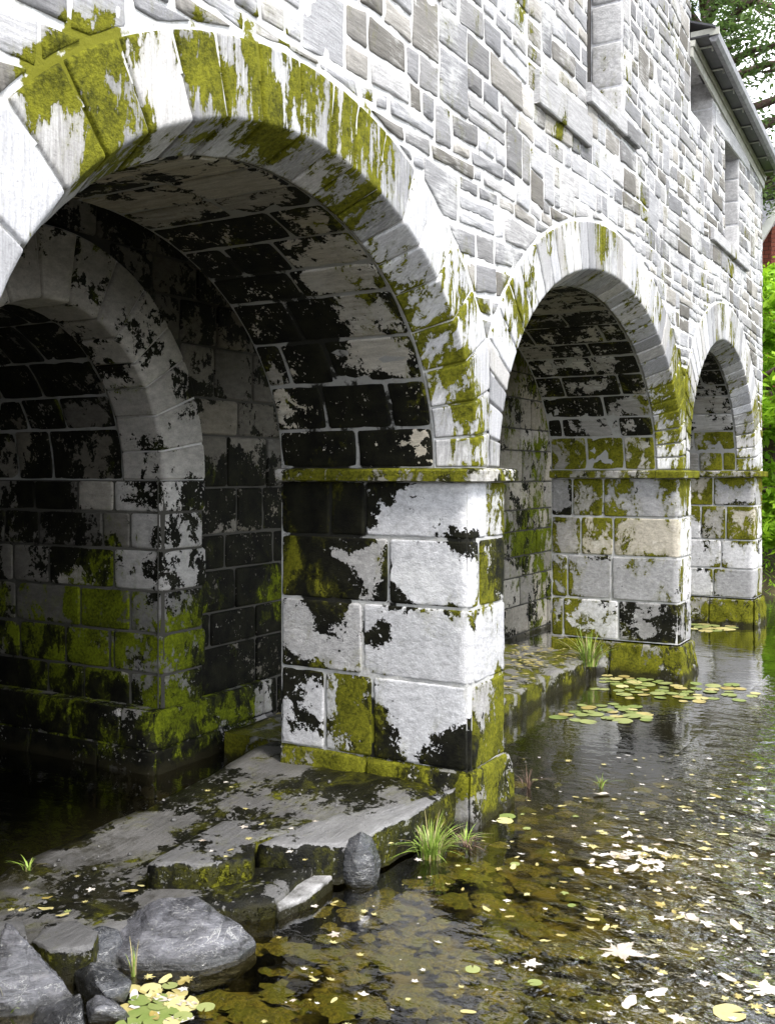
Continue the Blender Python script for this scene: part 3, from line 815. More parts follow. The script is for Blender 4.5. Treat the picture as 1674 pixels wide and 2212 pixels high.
# --- windows
def window(a0, a1, b0, b1, depth, slope, glass=True):
    top = min(b1, ztop((a0 + a1) / 2) - .01)
    rv = MB()
    for (yy, sgn) in ((a1, -1), (a0, 1)):
        z = b0
        while z < top - .02:
            h = min(rnd.uniform(.26, .38), top - z)
            if top - z - h < .1: h = top - z
            def wm(p, q, yy=yy, sgn=sgn): return (-p, yy, q), Vector((0, sgn, 0))
            block(rv, -.004, depth, z, z + h, wm, amk(rnd.choice([.52, .58, .62]), .08, .04, .12), step=.06, gap=.003, amp=.003, flip=sgn > 0)
            z += h
        rv.grid([[Vector((0, yy, b0)), Vector((0, yy, top))], [Vector((-depth - .05, yy, b0)), Vector((-depth - .05, yy, top))]], (.7, .05, 0, 0))
    rv.grid([[Vector((0, a0, b0)), Vector((0, a1, b0))], [Vector((-depth, a0, b0 + slope)), Vector((-depth, a1, b0 + slope))]], (.6, .15, .05, .1), 0, True)
    rv.grid([[Vector((0, a0, top)), Vector((0, a1, top))], [Vector((-depth, a0, top)), Vector((-depth, a1, top))]], (.5, .05, .1, .2))
    wnd = rv.build('window', M['ashlar'], building)
    if glass:
        fr = MB()
        for q in (a0, (a0 + a1) / 2 - .02, a1 - .05): fr.box((-depth - .05, q, b0), (-depth, q + .05, top))
        z = b0 + .01
        while z < top: fr.box((-depth - .045, a0 + .05, z), (-depth - .006, a1 - .05, z + .035)); z += .42
        fr.build('window_frame', M['frame'], wnd)
        gl = MB(); gl.box((-depth - .03, a0, b0), (-depth - .024, a1, top)); gl.build('pane', M['glass'], wnd)
    else:
        bk = MB(); bk.grid([[Vector((-depth, a0, b0)), Vector((-depth, a0, top))], [Vector((-depth, a1, b0)), Vector((-depth, a1, top))]], (.42, .05, .1, .3), 0, False)
        bk.build('blind_panel', M['ashlar'], wnd)
    return wnd
w1 = window(7.255, 8.16, 4.87, 9.0, .27, .15)
w2 = window(12.07, 12.90, 4.66, 5.83, .27, .08)
w3 = window(10.44, 11.47, 5.66, 6.9, .34, .0, False)
def sill(parent, name, y0, y1, z0, z1, x1, cuts, tones):
    mb = MB(); ps = [y0] + cuts + [y1]
    for k in range(len(ps) - 1):
        a_, b_ = ps[k], ps[k + 1]; prof = [(-.02, z0), (x1 - .006, z0), (x1, z0 + .01), (x1, z1 - .012), (x1 - .012, z1), (-.02, z1 + .01)]
        n = 12; rows = []
        for (x, z) in prof:
            rows.append([Vector((x + .004 * N((0, y, z), 10), y, z + .004 * N((z, y, 3), 8))) for y in [a_ + .003 + (b_ - a_ - .006) * i / n for i in range(n + 1)]])
        mb.grid(rows, [amk(tones[k], .05, .06, .1)(p) for r in rows for p in r], 0, True)
        for r_, fl in ((0, False), (n, True)):
            vs = [r[r_] for r in rows]; mb.add(vs, [tuple(range(6))[::-1] if fl else tuple(range(6))], (tones[k], 0, .1, .1))
    return mb.build(name, M['rubble'], parent, smooth=False)
sill(w1, 'sill', 7.22, 8.50, 4.73, 4.87, .05, [8.12], [.42, .20])
sill(w2, 'sill', 11.3, 13.34, 4.53, 4.66, .05, [12.2], [.48, .42])
sill(building, 'string_stone', 6.20, 7.26, 4.40, 4.62, .045, [6.72], [.42, .40])
sill(w2, 'lintel', 11.52, 13.5, 5.835, 6.02, .02, [12.3], [.62, .58])

# --- eaves of the lower wing
ev = empty('lower_roof', (0, 10.4, 6.3)); ev.parent = building; ev.location = (0, 0, 0)
def sweep(mb, prof, y0, y1, at=None):
    rows = []
    for (x, z) in prof:
        rows.append([Vector((x, y0 + (y1 - y0) * i / 10, z + 6.36 - .085 * (y0 + (y1 - y0) * i / 10 - 10.4))) for i in range(11)])
    rows.append(rows[0]); mb.grid(rows, at, 0, True)
    for c_, fl in ((0, 1), (10, 0)):
        vs = [r[c_] for r in rows[:-1]]; mb.add(vs, [tuple(range(len(vs)))[::-1 if fl else 1]], at if not isinstance(at, list) else None)
mb = MB(); sweep(mb, [(0.004, -.16), (.025, -.16), (.03, -.07), (.004, -.07)], 10.42, 14.5)
sweep(mb, [(0.004, -.06), (.045, -.06), (.055, 0), (.004, 0)], 10.42, 14.5); mb.build('moulding', M['pale_trim'], building, False)
mb = MB(); sweep(mb, [(-.1, .012), (.19, .012), (.19, .03), (-.1, .03)], 10.42, 14.52); mb.build('soffit', M['dark_trim'], building, False)
mb = MB(); sweep(mb, [(.18, .0), (.20, -.035), (.245, -.04), (.27, .0), (.275, .07), (.262, .07), (.25, .02), (.2, .01)], 10.45, 14.52); gut = mb.build('gutter', M['gutter'], building, False)
mb = MB(); mb.box((.0, 10.44, 6.38), (.28, 10.47, 6.45)); mb.build('gutter_end', M['pale_trim'], building, False)
mb = MB(); sweep(mb, [(.25, .08), (.25, .10), (-6.1, 2.6), (-6.1, 2.55)], 10.4, 14.6); mb.build('roof_slope', M['slate'], building, False)
for k in range(8):
    y = 10.62 + k * .53; z = 6.36 - .085 * (y - 10.4); br = MB()
    br.box((.05, y, z - .004), (.185, y + .02, z + .008)); br.box((.17, y, z - .045), (.185, y + .02, z - .006))
    br.build('bracket', M['pale_trim'], building, False)
bpy.data.objects.remove(ev)

# ---------------------------------------------------------------- ground, water
mb = MB(); n = 60
def ter(x, y):
    e = -.30 + .05 * N((x, y, 0), 1.3)
    if y > 3 : e -= .5 * sm(5, 9, y)
    bank = sm(16.6, 18.4, y + .5 * N((x, y, 1), .5)) ; e += bank * (1.0 + .22 * max(0, min(y, 60) - 18))
    return e
def axis(lo, hi, n, c, pw=2.): return [lo + (hi - lo) * i / n for i in range(n + 1)]
X = [-120, -80, -50, -30] + axis(-20, 24, 80, 0) + [35, 55, 90, 130]; Y = [-60, -30] + axis(-8, 40, 90, 0) + [60, 90, 130, 200]
mb.grid([[Vector((x, y, ter(x, y))) for y in Y] for x in X], None, 0, True)
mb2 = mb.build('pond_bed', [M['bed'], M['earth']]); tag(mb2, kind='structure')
for p in mb2.data.polygons:
    if p.center.y > 16.6: p.material_index = 1
mb = MB(); mb.grid([[Vector((x, y, 0)) for y in (-60, -10, 0, 6, 12, 19, 60)] for x in (-120, -10, 0, 4, 10, 130)], None, 0, True)
tag(mb.build('water', M['water']), kind='structure')

# ---------------------------------------------------------------- aprons between the piers
def apron(name, xl, xr, y0, y1, ztf, label, moss, soot_shade, tone, joints, n=46, m=18):
    mb = MB()
    ys = [y0 + (y1 - y0) * i / n for i in range(n + 1)]
    rows = []; at = []
    for y in ys:
        a_, b_ = xl(y), xr(y); r = []
        xs = [b_ - (b_ - a_) * j / m for j in range(m + 1)]
        z0 = ztf(b_, y)
        for dz, dx in ((-.8, .02), (-.12, .01), (-.04, .006)):
            p = Vector((b_ + dx * 1. + .02 * N((b_, y, dz), 5), y, z0 + dz)); r.append(p); at.append((tone, .48, .62, .3))
        for x in xs:
            z = ztf(x, y) + .012 * N((x, y, 0), 4) + .006 * N((x, y, 0), 15)
            for (jy, w_) in joints:
                if abs(y - jy - .04 * math.sin(x * 5)) < .04: z -= .02
            if x == xs[0]: z -= .010
            p = Vector((x, y, z)); r.append(p); mm, ss = spots(p); at.append((tone + .06 * N((x * .5, y * 2.5, 0), 2.2), moss + mm, soot_shade + ss + .3 * N((x * .6, y * 2, 1), 2.1), .25))
        r.append(Vector((a_ - .03, y, -.5))); at.append((tone, moss + .2, soot_shade + .2, .2))
        rows.append(r)
    mb.grid(rows, at, 0, False)
    k = len(rows[0])
    for ri, fl in ((0, False), (len(rows) - 1, True)):
        vs = rows[ri] + [Vector((p.x, p.y, -.8)) for p in rows[ri]]
        mb.add(vs, [((i, i + 1, k + i + 1, k + i) if not fl else (k + i, k + i + 1, i + 1, i)) for i in range(k - 1)], (tone, .5, .5, .2))
    o = mb.build(name, M['slab'])
    return tag(o, label, 'stone slab')
def lerp(tb, y):
    for (a, va), (b, vb) in zip(tb[:-1], tb[1:]):
        if y <= b: return va + (vb - va) * cl((y - a) / (b - a))
    return tb[-1][1]
XR = [(2.3, -1.05), (2.75, -.92), (3.05, -.66), (3.4, -.62), (3.7, -.28), (4.7, -.24), (5.2, -.20), (5.75, .04)]
for px, py, r, m, s_ in [(620, 1720, .25, 0, .3), (470, 1800, .35, .1, .38), (430, 1860, .25, .1, .3), (760, 1700, .3, .15, .2), (200, 1890, .3, .1, .2), (380, 1740, .2, .1, .1), (130, 1950, .3, .1, .15), (980, 1730, .3, .35, .1)]:
    q = onz(px, py, .12); spot(q, r, m, s_)
apron('arch_apron', lambda y: -1.60 + .05 * math.sin(y * 3), lambda y: lerp(XR, y) + .02 * math.sin(y * 9), 2.3, 5.74,
      lambda x, y: .05 + .135 * sm(3.4, 5.4, y) + .03 * sm(-1.6, -.6, x), 'broad wet grey stone slab sloping down from the nearest pier across the largest arch', .20, .44, .13, [(3.35, 0), (4.35, 0)])
apron('arch_apron', lambda y: -2.05, lambda y: -.80 + .02 * math.sin(y * 5), 5.6, 9.99, lambda x, y: .19,
      'low mossy stone ledge littered with leaves at the foot of the second arch', .48, .30, .2, [(7.4, 0), (8.7, 0)])

def prism(name, pts, z1, thick, label, tone=.25, moss=.2, soot_shade=.2, mat='slab', tilt=0., cat='stone slab'):
    """broken flat slab: outline points in the ground plane, real thickness, chipped edges"""
    mb = MB(); P = [Vector((p[0], p[1], 0)) for p in pts]; c = sum(P, Vector()) / len(P); out = []
    for i in range(len(P)):
        a, b = P[i], P[(i + 1) % len(P)]; n = max(2, int((b - a).length / .05))
        for j in range(n): out.append(a + (b - a) * (j / n))
    k = len(out); rings_ = []; at = []
    for s_, dz in ((1.0, -thick), (1.02, -thick * .5), (1.0, -.025), (.985, -.004), (.93, 0), (.7, 0), (.4, 0), (.15, 0)):
        for p in out:
            q = c + (p - c) * s_; q += Vector((N(q, 9), N(q, 9, 4), 0)) * .016 * (s_ > .9)
            u = (q - c).x * .3 + (q - c).y
            z = z1 + dz + tilt * u + .008 * N((q.x, q.y, dz), 7) + .004 * N(q, 22)
            rings_.append(Vector((q.x, q.y, z))); at.append((tone, moss if dz > -.02 else .42, soot_shade if dz > -.02 else .68, .15))
    fs = []
    for r in range(7):
        for j in range(k): fs.append((r * k + j, r * k + (j + 1) % k, (r + 1) * k + (j + 1) % k, (r + 1) * k + j))
    fs.append(tuple(range(7 * k, 8 * k)))
    if area([(p.x, p.y) for p in out]) < 0: fs = [f[::-1] for f in fs]
    mb.add(rings_, fs, at)
    o = mb.build(name, M[mat], origin=(c.x, c.y, 0)); return tag(o, label, cat)
def pz(lst, z): return [onz(a, b, z) for a, b in lst]
prism('broken_slab', pz([(322, 1862), (395, 1818), (480, 1772), (640, 1762), (700, 1775), (560, 1812), (545, 1852), (440, 1868)], .20), .20, .20, 'dark brown flat broken slab with a squared front edge beside the big boulder', .14, .22, .45)
prism('broken_slab', pz([(560, 1822), (665, 1778), (770, 1748), (860, 1738), (985, 1702), (900, 1752), (800, 1800), (735, 1822), (640, 1826)], .215), .215, .20, 'wedge shaped grey slab with a mossy front reaching toward the mossy pier foot', .20, .15, .33)
prism('broken_slab', pz([(570, 1925), (640, 1895), (715, 1872), (722, 1895), (660, 1935), (600, 1958)], .06), .06, .10, 'thin pale grey slab tilted at the water edge below the round rock', .42, .1, .08, tilt=.02)
prism('edge_block', pz([(-60, 1985), (50, 1990), (58, 2025), (-60, 2030)], .13), .13, .3, 'small dark squared block at the left end of the stone slab edge', .12, .1, .4, cat='stone block')
prism('edge_block', pz([(66, 2030), (110, 1992), (165, 1985), (212, 2012), (200, 2040), (110, 2052)], .14), .14, .3, 'dark squared block between the left end block and the big boulder', .12, .12, .4, cat='stone block')

# ---------------------------------------------------------------- rocks
import bmesh
def rock(name, px, py, z, w_, d_, h_, label, seed, pts=None, rz=0., boxy=.5, mat='rock'):
    r = random.Random(seed); bm = bmesh.new()
    if pts is None:
        pts = []
        for i in range(13 if boxy > .05 else 40):
            v = Vector((r.gauss(0, 1), r.gauss(0, 1), r.gauss(0, 1))).normalized()
            m_ = max(abs(v.x), abs(v.y), abs(v.z)); v = v * (1 - boxy) + v / m_ * boxy
            pts.append((v.x * w_ / 2, v.y * d_ / 2, v.z * h_ / 2))
    for p in pts: bm.verts.new(p)
    res = bmesh.ops.convex_hull(bm, input=bm.verts)
    for v in [v for v in bm.verts if not v.link_faces]: bm.verts.remove(v)
    bmesh.ops.bevel(bm, geom=list(bm.edges), offset=min(w_, d_, h_) * .025, segments=1, affect='EDGES')
    bmesh.ops.triangulate(bm, faces=bm.faces)
    for _ in range(4):
        es = [e for e in bm.edges if e.calc_length() > max(w_, d_) * .05]
        if not es: break
        bmesh.ops.subdivide_edges(bm, edges=es, cuts=1)
        bmesh.ops.triangulate(bm, faces=[f for f in bm.faces if len(f.verts) > 3])
    bm.normal_update()
    s_ = (w_ + d_) / 2
    for v in bm.verts:
        q = v.co
        d = .012 * s_ * N(q, 3.2 / s_, seed) + .012 * s_ * round(2.2 * N(Vector((q.x, q.y, q.z * 3)), 4.5 / s_, seed)) / 2.2 + .008 * s_ * N(q, 20 / s_, seed)
        v.co = q + v.normal * d
    me = bpy.data.meshes.new(name); bm.to_mesh(me); bm.free()
    for p in me.polygons: p.use_smooth = True
    me.set_sharp_from_angle(angle=R(24))
    me.materials.append(M[mat]); o = bpy.data.objects.new(name, me); col.objects.link(o)
    c = onz(px, py, 0); o.location = (c.x, c.y, z); o.rotation_euler = (0, 0, AZ + rz)
    return tag(o, label, 'rock')
B = [(-.37, .0, .0), (-.36, -.04, -.10), (-.30, -.08, -.01), (-.20, .14, .10), (-.10, .18, .145), (.06, .18, .15), (.14, .06, .13), (.30, .06, .06), (.37, .0, .0), (.37, .0, -.12), (.16, -.20, .01), (.15, -.20, -.13),
     (-.02, -.16, .03), (-.16, -.20, .02), (-.2, -.2, -.13), (.1, .22, -.12), (-.2, .2, -.1), (-.10, .02, .12), (.02, -.04, .10), (.30, -.12, -.12), (.31, -.11, .0)]
B = [(x * .93, y, z * .80) for x, y, z in B]
rock('boulder', 378, 2046, .02, .72, .4, .24, 'large pale grey boulder with a faceted shiny top beside the dark water', 5, B, mat='pale_rock')
rock('rounded_rock', 780, 1908, .10, .21, .17, .31, 'small rounded dark grey rock leaning on the wedge shaped slab', 9, None, .4, .0)
rock('dark_rock', 165, 2085, .04, .42, .26, .2, 'wet black rock just in front of the squared edge blocks', 12, None, .2, .3)
rock('tilted_rock', 60, 2160, .06, .30, .30, .34, 'light grey pointed rock leaning at the bottom left corner', 23, [(-.17, .0, -.18), (-.16, .1, .08), (-.10, .06, .22), (-.02, .0, .18), (.10, .02, .04), (.20, -.02, -.06), (.18, .1, -.16), (.12, -.14, -.18), (-.1, -.14, -.16), (-.12, -.1, .06), (0, .16, -.1)], mat='pale_rock')
rock('grey_rock', 205, 2150, .03, .30, .22, .16, 'flat grey rock between the wet black rock and the lily pads', 31, None, -.3, .5)
rock('low_rock', 150, 2215, .02, .36, .2, .14, 'low grey slate rock cut by the bottom edge of the photo', 37, None, .1, .4)
rock('small_rock', 235, 2195, .02, .16, .14, .12, 'small whitish angular rock touching the lily pads at the bottom left', 41, None, .5, .5, mat='pale_rock')
rock('rubble_piece', 575, 1905, .03, .12, .09, .06, 'small mossy rock fragment wedged beside the thin pale slab', 44, None, .5, .5)

# grit and chips lying on and between the slabs
gv = MB(); gr_ = random.Random(4)
for i in range(260):
    px, py = gr_.choice([(gr_.uniform(100, 960), gr_.gauss(1800, 60)), (gr_.gauss(250, 110), gr_.gauss(1930, 30))])
    x_ = onz(px, py, .14)
    if x_.y < 2.35 or x_.x < -1.55 or x_.x > lerp(XR, x_.y) - .12 - .25 * (x_.y < 3.9): continue
    q = .003 + .016 * gr_.random() ** 4; z = .06 + .135 * sm(3.4, 5.4, x_.y) + .03 * sm(-1.6, -.6, x_.x) + q * .3
    vs = [(x_.x + q * gr_.uniform(.6, 1.3) * math.cos(a_), x_.y + q * gr_.uniform(.6, 1.3) * math.sin(a_), z - q * .6) for a_ in (0, 1.25, 2.5, 3.8, 5.)]
    vs += [(v[0] * .6 + x_.x * .4, v[1] * .6 + x_.y * .4, z + q * gr_.uniform(.0, .3)) for v in vs]
    gv.add(vs, [(5, 6, 7, 8, 9)] + [(j, (j + 1) % 5, 5 + (j + 1) % 5, 5 + j) for j in range(5)], (gr_.choice([.08, .12, .2]), .1, .1, .2))
tag(gv.build('gravel', M['slab'], smooth=False), 'loose grit and stone chips lying on the wet stone slab', 'gravel', kind='stuff')

# ---------------------------------------------------------------- grass tufts
def tuft(px, py, z, n, ln, spread, label, seed, base=None, mat='grass', up=1., name='grass_tuft', wid=.0035):
    r = random.Random(seed); mb = MB(); c = base or onz(px, py, z)
    for i in range(n):
        a = r.uniform(0, 6.283); lean = r.uniform(.1, 1.) * spread * r.choice([1, 1, 1.3]); L_ = ln * r.uniform(.45, 1.); w_ = wid * r.uniform(.7, 1.3)
        b = c + Vector((math.cos(a), math.sin(a), 0)) * r.uniform(0, .25) * ln * spread; d = Vector((math.cos(a), math.sin(a), 0)); sd_ = Vector((-d.y, d.x, 0)); rows = []
        for k in range(6):
            t = k / 5; q = b + d * lean * L_ * t ** 1.6 + Vector((0, 0, 1)) * L_ * up * (t - .5 * lean * t * t * 1.1); ww = w_ * (1 - t) ** .7 + .0002
            rows.append([q - sd_ * ww, q + sd_ * ww])
        mb.grid(rows, None, 1 if mat == 'grass' and r.random() < .22 else 0)
    o = mb.build(name, [M[mat], M['twig_pale']], origin=c, smooth=True); return tag(o, label, 'grass' if mat == 'grass' else 'twigs')
tuft(930, 1850, .0, 150, .27, 1.05, 'bright green grass tuft growing from the water beside the round rock', 2)
tuft(1005, 1822, .0, 26, .14, 1.3, 'sparse small grass sprig right of the bright green tuft at the pier foot', 3)
tuft(0, 0, .0, 110, .45, .9, 'tall pale green grass tuft at the corner of the mossy ledge by the second pier', 4, Vector((-.78, 9.62, .12)), wid=.006)
tuft(1297, 1700, .0, 16, .13, .9, 'tiny lone grass sprig standing in open water', 5)
tuft(62, 1880, .05, 18, .10, .9, 'tiny grass sprig on the far left edge of the wet stone slab', 6)
tuft(290, 2110, .0, 12, .17, .35, 'few upright green blades beside the wet black rock', 7)
tuft(1140, 1700, .0, 22, .16, 1.1, 'dry grass and twigs caught at the corner of the nearest plinth', 8, mat='twig', name='dry_grass')
tuft(1010, 1830, .0, 30, .12, 1.6, 'brown dead twigs lying beside the sparse small grass sprig', 10, mat='twig', name='dead_twigs')
tuft(20, 2190, .0, 14, .14, .6, 'few green blades behind the pointed rock in the bottom left corner', 12)
tuft(540, 1868, .06, 16, .12, .3, 'pale dry stems standing between the two broken slabs', 13, mat='twig', name='dry_stems')

# ---------------------------------------------------------------- floating leaves and pads
def leaf_mesh(kind, seed):
    r = random.Random(seed); mb = MB(); pts = []
    if kind == 'pad':
        n = 26
        for i in range(n):
            a = .16 + (6.283 - .32) * i / (n - 1); pts.append((math.cos(a) * (1 + .05 * r.uniform(-1, 1)), math.sin(a) * (1 + .05 * r.uniform(-1, 1))))
        pts.append((.1, 0))
    elif kind == 'star':
        lob = r.choice([5, 5, 7]); gap = 6.283 / (lob + .7)
        for i in range(lob):
            a = gap * (i - (lob - 1) / 2) + r.uniform(-.08, .08); c_ = abs(i - (lob - 1) / 2) / ((lob - 1) / 2)
            l = (1.05 - .38 * c_) * r.uniform(.85, 1.1); dw = gap * .5
            for da, q in ((-.98, .40), (-.60, .62), (-.50, .55), (-.24, .82), (-.13, .78), (0, 1.), (.13, .78), (.24, .82), (.50, .55), (.60, .62)):
                rr = l * q if abs(da) < .9 else .42; pts.append((math.cos(a + da * dw) * rr, math.sin(a + da * dw) * rr))
        pts += [(-.30, .16), (-.12, .03), (-.62, .02), (-.62, -.02), (-.12, -.03), (-.30, -.16)]
    else:
        for i in range(14):
            a = 6.283 * i / 14; pts.append((math.cos(a), math.sin(a) * .42 * (1 + .15 * r.uniform(-1, 1)) * (1 - .25 * math.cos(a))))
    k = len(pts); curl = r.uniform(.03, .16) if kind != 'pad' else .02
    vs = [(0, 0, .010)]
    for s_ in (.5, 1.):
        for (x, y) in pts: vs.append((x * s_, y * s_, .012 + curl * (s_ * s_) * (.5 + .5 * math.sin(math.atan2(y, x) * r.choice([2, 3]) + seed))))
    fs = [(0, 1 + i, 1 + (i + 1) % k) for i in range(k)] + [(1 + i, 1 + k + i, 1 + k + (i + 1) % k, 1 + (i + 1) % k) for i in range(k)]
    mb.add(vs, fs); o = mb.build('tmp', M['pad']); me = o.data; bpy.data.objects.remove(o); return me
LM = {}
for kind, mats in (('pad', ['pad', 'yellow_leaf']), ('star', ['yellow_leaf', 'pale_leaf', 'pad']), ('oval', ['pale_leaf', 'yellow_leaf', 'pad'])):
    for m_ in mats:
        LM[kind, m_] = []
        for s_ in range(3):
            me = leaf_mesh(kind, s_ * 7 + len(LM)); me.materials.clear(); me.materials.append(M[m_]); me.name = kind + '_' + m_; LM[kind, m_].append(me)
def blocked(x, y):
    if x < .09:
        for a, b in PIER:
            if a - .09 < y < b + .09 and x > -1.4: return True
    if y < 5.76 and x < lerp(XR, y) + .03: return True
    if 5.7 < y < 10 and x < -.78: return True
    return False
def floater(kind, mat, p, s_, name, label, cat, group):
    o = bpy.data.objects.new(name, rnd.choice(LM[kind, mat])); col.objects.link(o)
    o.location = (p[0], p[1], p[2] + .002 + rnd.uniform(0, .004)); o.scale = (s_, s_, s_ * (1 if kind != 'pad' else .35))
    o.rotation_euler = (rnd.uniform(-.05, .05), rnd.uniform(-.05, .05), rnd.uniform(0, 6.283))
    return tag(o, label, cat, group)
def pads(n, cx, cy, rx, ry, s0, s1, label, group, slope=0., mats=('pad', 'pad', 'yellow_leaf')):
    k = 0; tries = 0; got = []
    while k < n and tries < n * 30:
        tries += 1; u, v = rnd.gauss(0, .5), rnd.gauss(0, .5)
        if abs(u) > 1 or abs(v) > 1: continue
        px = cx + u * rx; p = onz(px, cy + v * ry + slope * u * rx, 0)
        if blocked(p.x, p.y): continue
        s_ = rnd.uniform(s0, s1)
        if any((p.x - q[0]) ** 2 + (p.y - q[1]) ** 2 < (.75 * (s_ + q[2])) ** 2 for q in got): continue
        got.append((p.x, p.y, s_)); floater('pad', rnd.choice(mats), p, s_, 'lily_pad', label, 'lily pad', group); k += 1
pads(26, 1300, 1542, 110, 22, .04, .085, 'small green lily pad in the raft floating right of the low mossy ledge', 'lily pads beside the mossy ledge')
pads(44, 1450, 1495, 190, 20, .035, .08, 'small yellow-green lily pad in the long drift in front of the second pier', 'lily pads drifting before the second pier', .04)
pads(18, 1370, 1468, 70, 12, .035, .07, 'small green lily pad beside the tall grass tuft at the second pier', 'lily pads beside the tall grass tuft')
pads(26, 1535, 1347, 46, 18, .07, .13, 'small lily pad in the far raft between the second and third piers', 'lily pads between the far piers')
pads(20, 345, 2180, 70, 50, .03, .06, 'green lily pad in the cluster beside the rocks at the bottom left', 'lily pads beside the near rocks')
pads(7, 1090, 1772, 14, 8, .04, .06, 'single flat green lily pad near the corner of the nearest plinth', 'lily pads near the nearest plinth')
pads(9, 480, 1685, 50, 12, .04, .07, 'lily pad in the dark water behind the wet stone slab', 'lily pads in the dark arch water')
def scatter(n, x0, x1, y0, y1, s0, s1, kinds, label, group, dens=None, name='floating_leaf', cat='leaf', z=0.):
    k = 0; tries = 0
    while k < n and tries < n * 60:
        tries += 1; px, py = rnd.uniform(x0, x1), rnd.uniform(y0, y1)
        if dens and rnd.random() > dens(px, py): continue
        p = onz(px, py, z)
        if z < .01 and blocked(p.x, p.y): continue
        kd, mt = rnd.choice(kinds); s_ = s0 + (s1 - s0) * rnd.random() ** 2.2
        floater(kd, mt, p, s_, name, label, cat, group); k += 1
ys_ = [('star', 'yellow_leaf'), ('star', 'yellow_leaf'), ('star', 'pale_leaf'), ('oval', 'yellow_leaf')]
wh_ = [('star', 'pale_leaf'), ('star', 'pale_leaf'), ('oval', 'pale_leaf'), ('star', 'yellow_leaf'), ('oval', 'pale_leaf')]
gn_ = [('star', 'pad'), ('pad', 'pad'), ('oval', 'yellow_leaf')]
def dright(px, py): return cl((px - 1050) / 500, .12, 1) * (1 if py < 2000 else .6)
scatter(64, 1120, 1700, 1640, 2230, .018, .05, ys_, 'small yellow star shaped leaf floating on open water right of the nearest pier', 'yellow leaves on the open water', dright)
scatter(74, 1250, 1700, 1690, 2230, .020, .055, wh_, 'small whitish leaf floating on the rippled bright water at the right', 'whitish leaves on the rippled water', dright)
scatter(44, 1180, 1480, 1800, 1905, .03, .06, wh_, 'pale leaf in the dense floating patch out from the grass tuft', 'pale leaves in the dense patch', lambda a, b: math.exp(-((a - 1400) / 90) ** 2 - ((b - 1860) / 40) ** 2) + .06)
scatter(24, 560, 1180, 1780, 2230, .018, .035, ys_, 'small yellowish leaf floating on the brown shallow water near the rocks', 'yellowish leaves on the brown shallows')
scatter(20, 1000, 1300, 1660, 2150, .02, .04, gn_, 'small green leaf floating between the grass tuft and the lone sprig', 'green leaves on the shallows')
scatter(20, 430, 960, 1690, 1860, .018, .035, ys_, 'small yellow leaf lying on the wet stone slab', 'leaves lying on the wet slab', z=.20)
scatter(12, 20, 330, 1890, 1990, .02, .04, gn_ + ys_, 'small leaf stuck on the left end of the wet stone slab', 'leaves on the left of the slab', z=.085)
scatter(24, 285, 420, 2110, 2225, .02, .045, ys_ + wh_, 'yellow leaf among the lily pads at the bottom left', 'leaves among the near lily pads')
for mat_, nm, lb_ in (('yellow_leaf', 'leaf_scraps', 'tiny yellow leaf scraps drifting between the larger floating leaves'), ('pale_leaf', 'petal_scraps', 'tiny white petals and specks drifting on the water')):
    ls = MB()
    for i in range(480):
        px, py = rnd.uniform(600, 1750), rnd.uniform(1630, 2300)
        if rnd.random() > dright(px, py) + .12: continue
        p = onz(px, py, 0)
        if blocked(p.x, p.y): continue
        a = rnd.uniform(0, 3.14); q = .005 + .022 * rnd.random() ** 2; e_ = rnd.uniform(.3, .9); n = rnd.choice([4, 5, 6])
        vs = [(p.x, p.y, .006)] + [(p.x + q * (1 if j % 2 else .55) * math.cos(a + 6.283 * j / (2 * n)), p.y + q * e_ * (1 if j % 2 else .55) * math.sin(a + 6.283 * j / (2 * n)), .004 + .003 * (j % 2)) for j in range(2 * n)]
        ls.add(vs, [(0, 1 + j, 1 + (j + 1) % (2 * n)) for j in range(2 * n)])
    tag(ls.build(nm, M[mat_]), lb_, 'leaf scraps', kind='stuff')
for (px, py, s_, kd, mt, lb) in [(1335, 2060, .135, 'star', 'pale_leaf', 'largest pinkish maple leaf floating on the water at lower right'), (1145, 2085, .06, 'star', 'pale_leaf', 'crumpled white leaf left of the largest maple leaf'),
        (405, 2118, .05, 'star', 'yellow_leaf', 'yellow maple leaf floating alone beside the bottom left lily pads'), (445, 2178, .035, 'pad', 'pad', 'single oval green pad right of the bottom left cluster'),
        (1650, 2140, .09, 'star', 'pale_leaf', 'large white leaf at the lower right edge of the photo'), (385, 2165, .06, 'star', 'pale_leaf', 'whitish star leaf on top of the bottom left lily pads'),
        (725, 2022, .045, 'star', 'pale_leaf', 'white star leaf floating right of the big boulder'), (1575, 2190, .06, 'pad', 'yellow_leaf', 'pale yellow round pad near the bottom right corner')]:
    floater(kd, mt, onz(px, py, .0), s_, 'lily_pad' if kd == 'pad' else 'maple_leaf', lb, 'lily pad' if kd == 'pad' else 'leaf', None)
# leaf litter on the low ledge
lt = MB()
for i in range(420):
    x, y = rnd.uniform(-2.0, -.84), rnd.uniform(5.9, 9.9); a = rnd.uniform(0, 3.14); s_ = rnd.uniform(.02, .05); z = .212 + rnd.uniform(0, .008)
    c_, s2 = math.cos(a) * s_, math.sin(a) * s_
    lt.add([(x + c_, y + s2, z), (x - s2 * .5, y + c_ * .5, z + .006), (x - c_, y - s2, z), (x + s2 * .5, y - c_ * .5, z + .006)], [(0, 1, 2, 3)])
tag(lt.build('leaf_litter', M['yellow_leaf']), 'fallen yellow leaf litter scattered over the mossy ledge', 'leaf litter', kind='stuff')
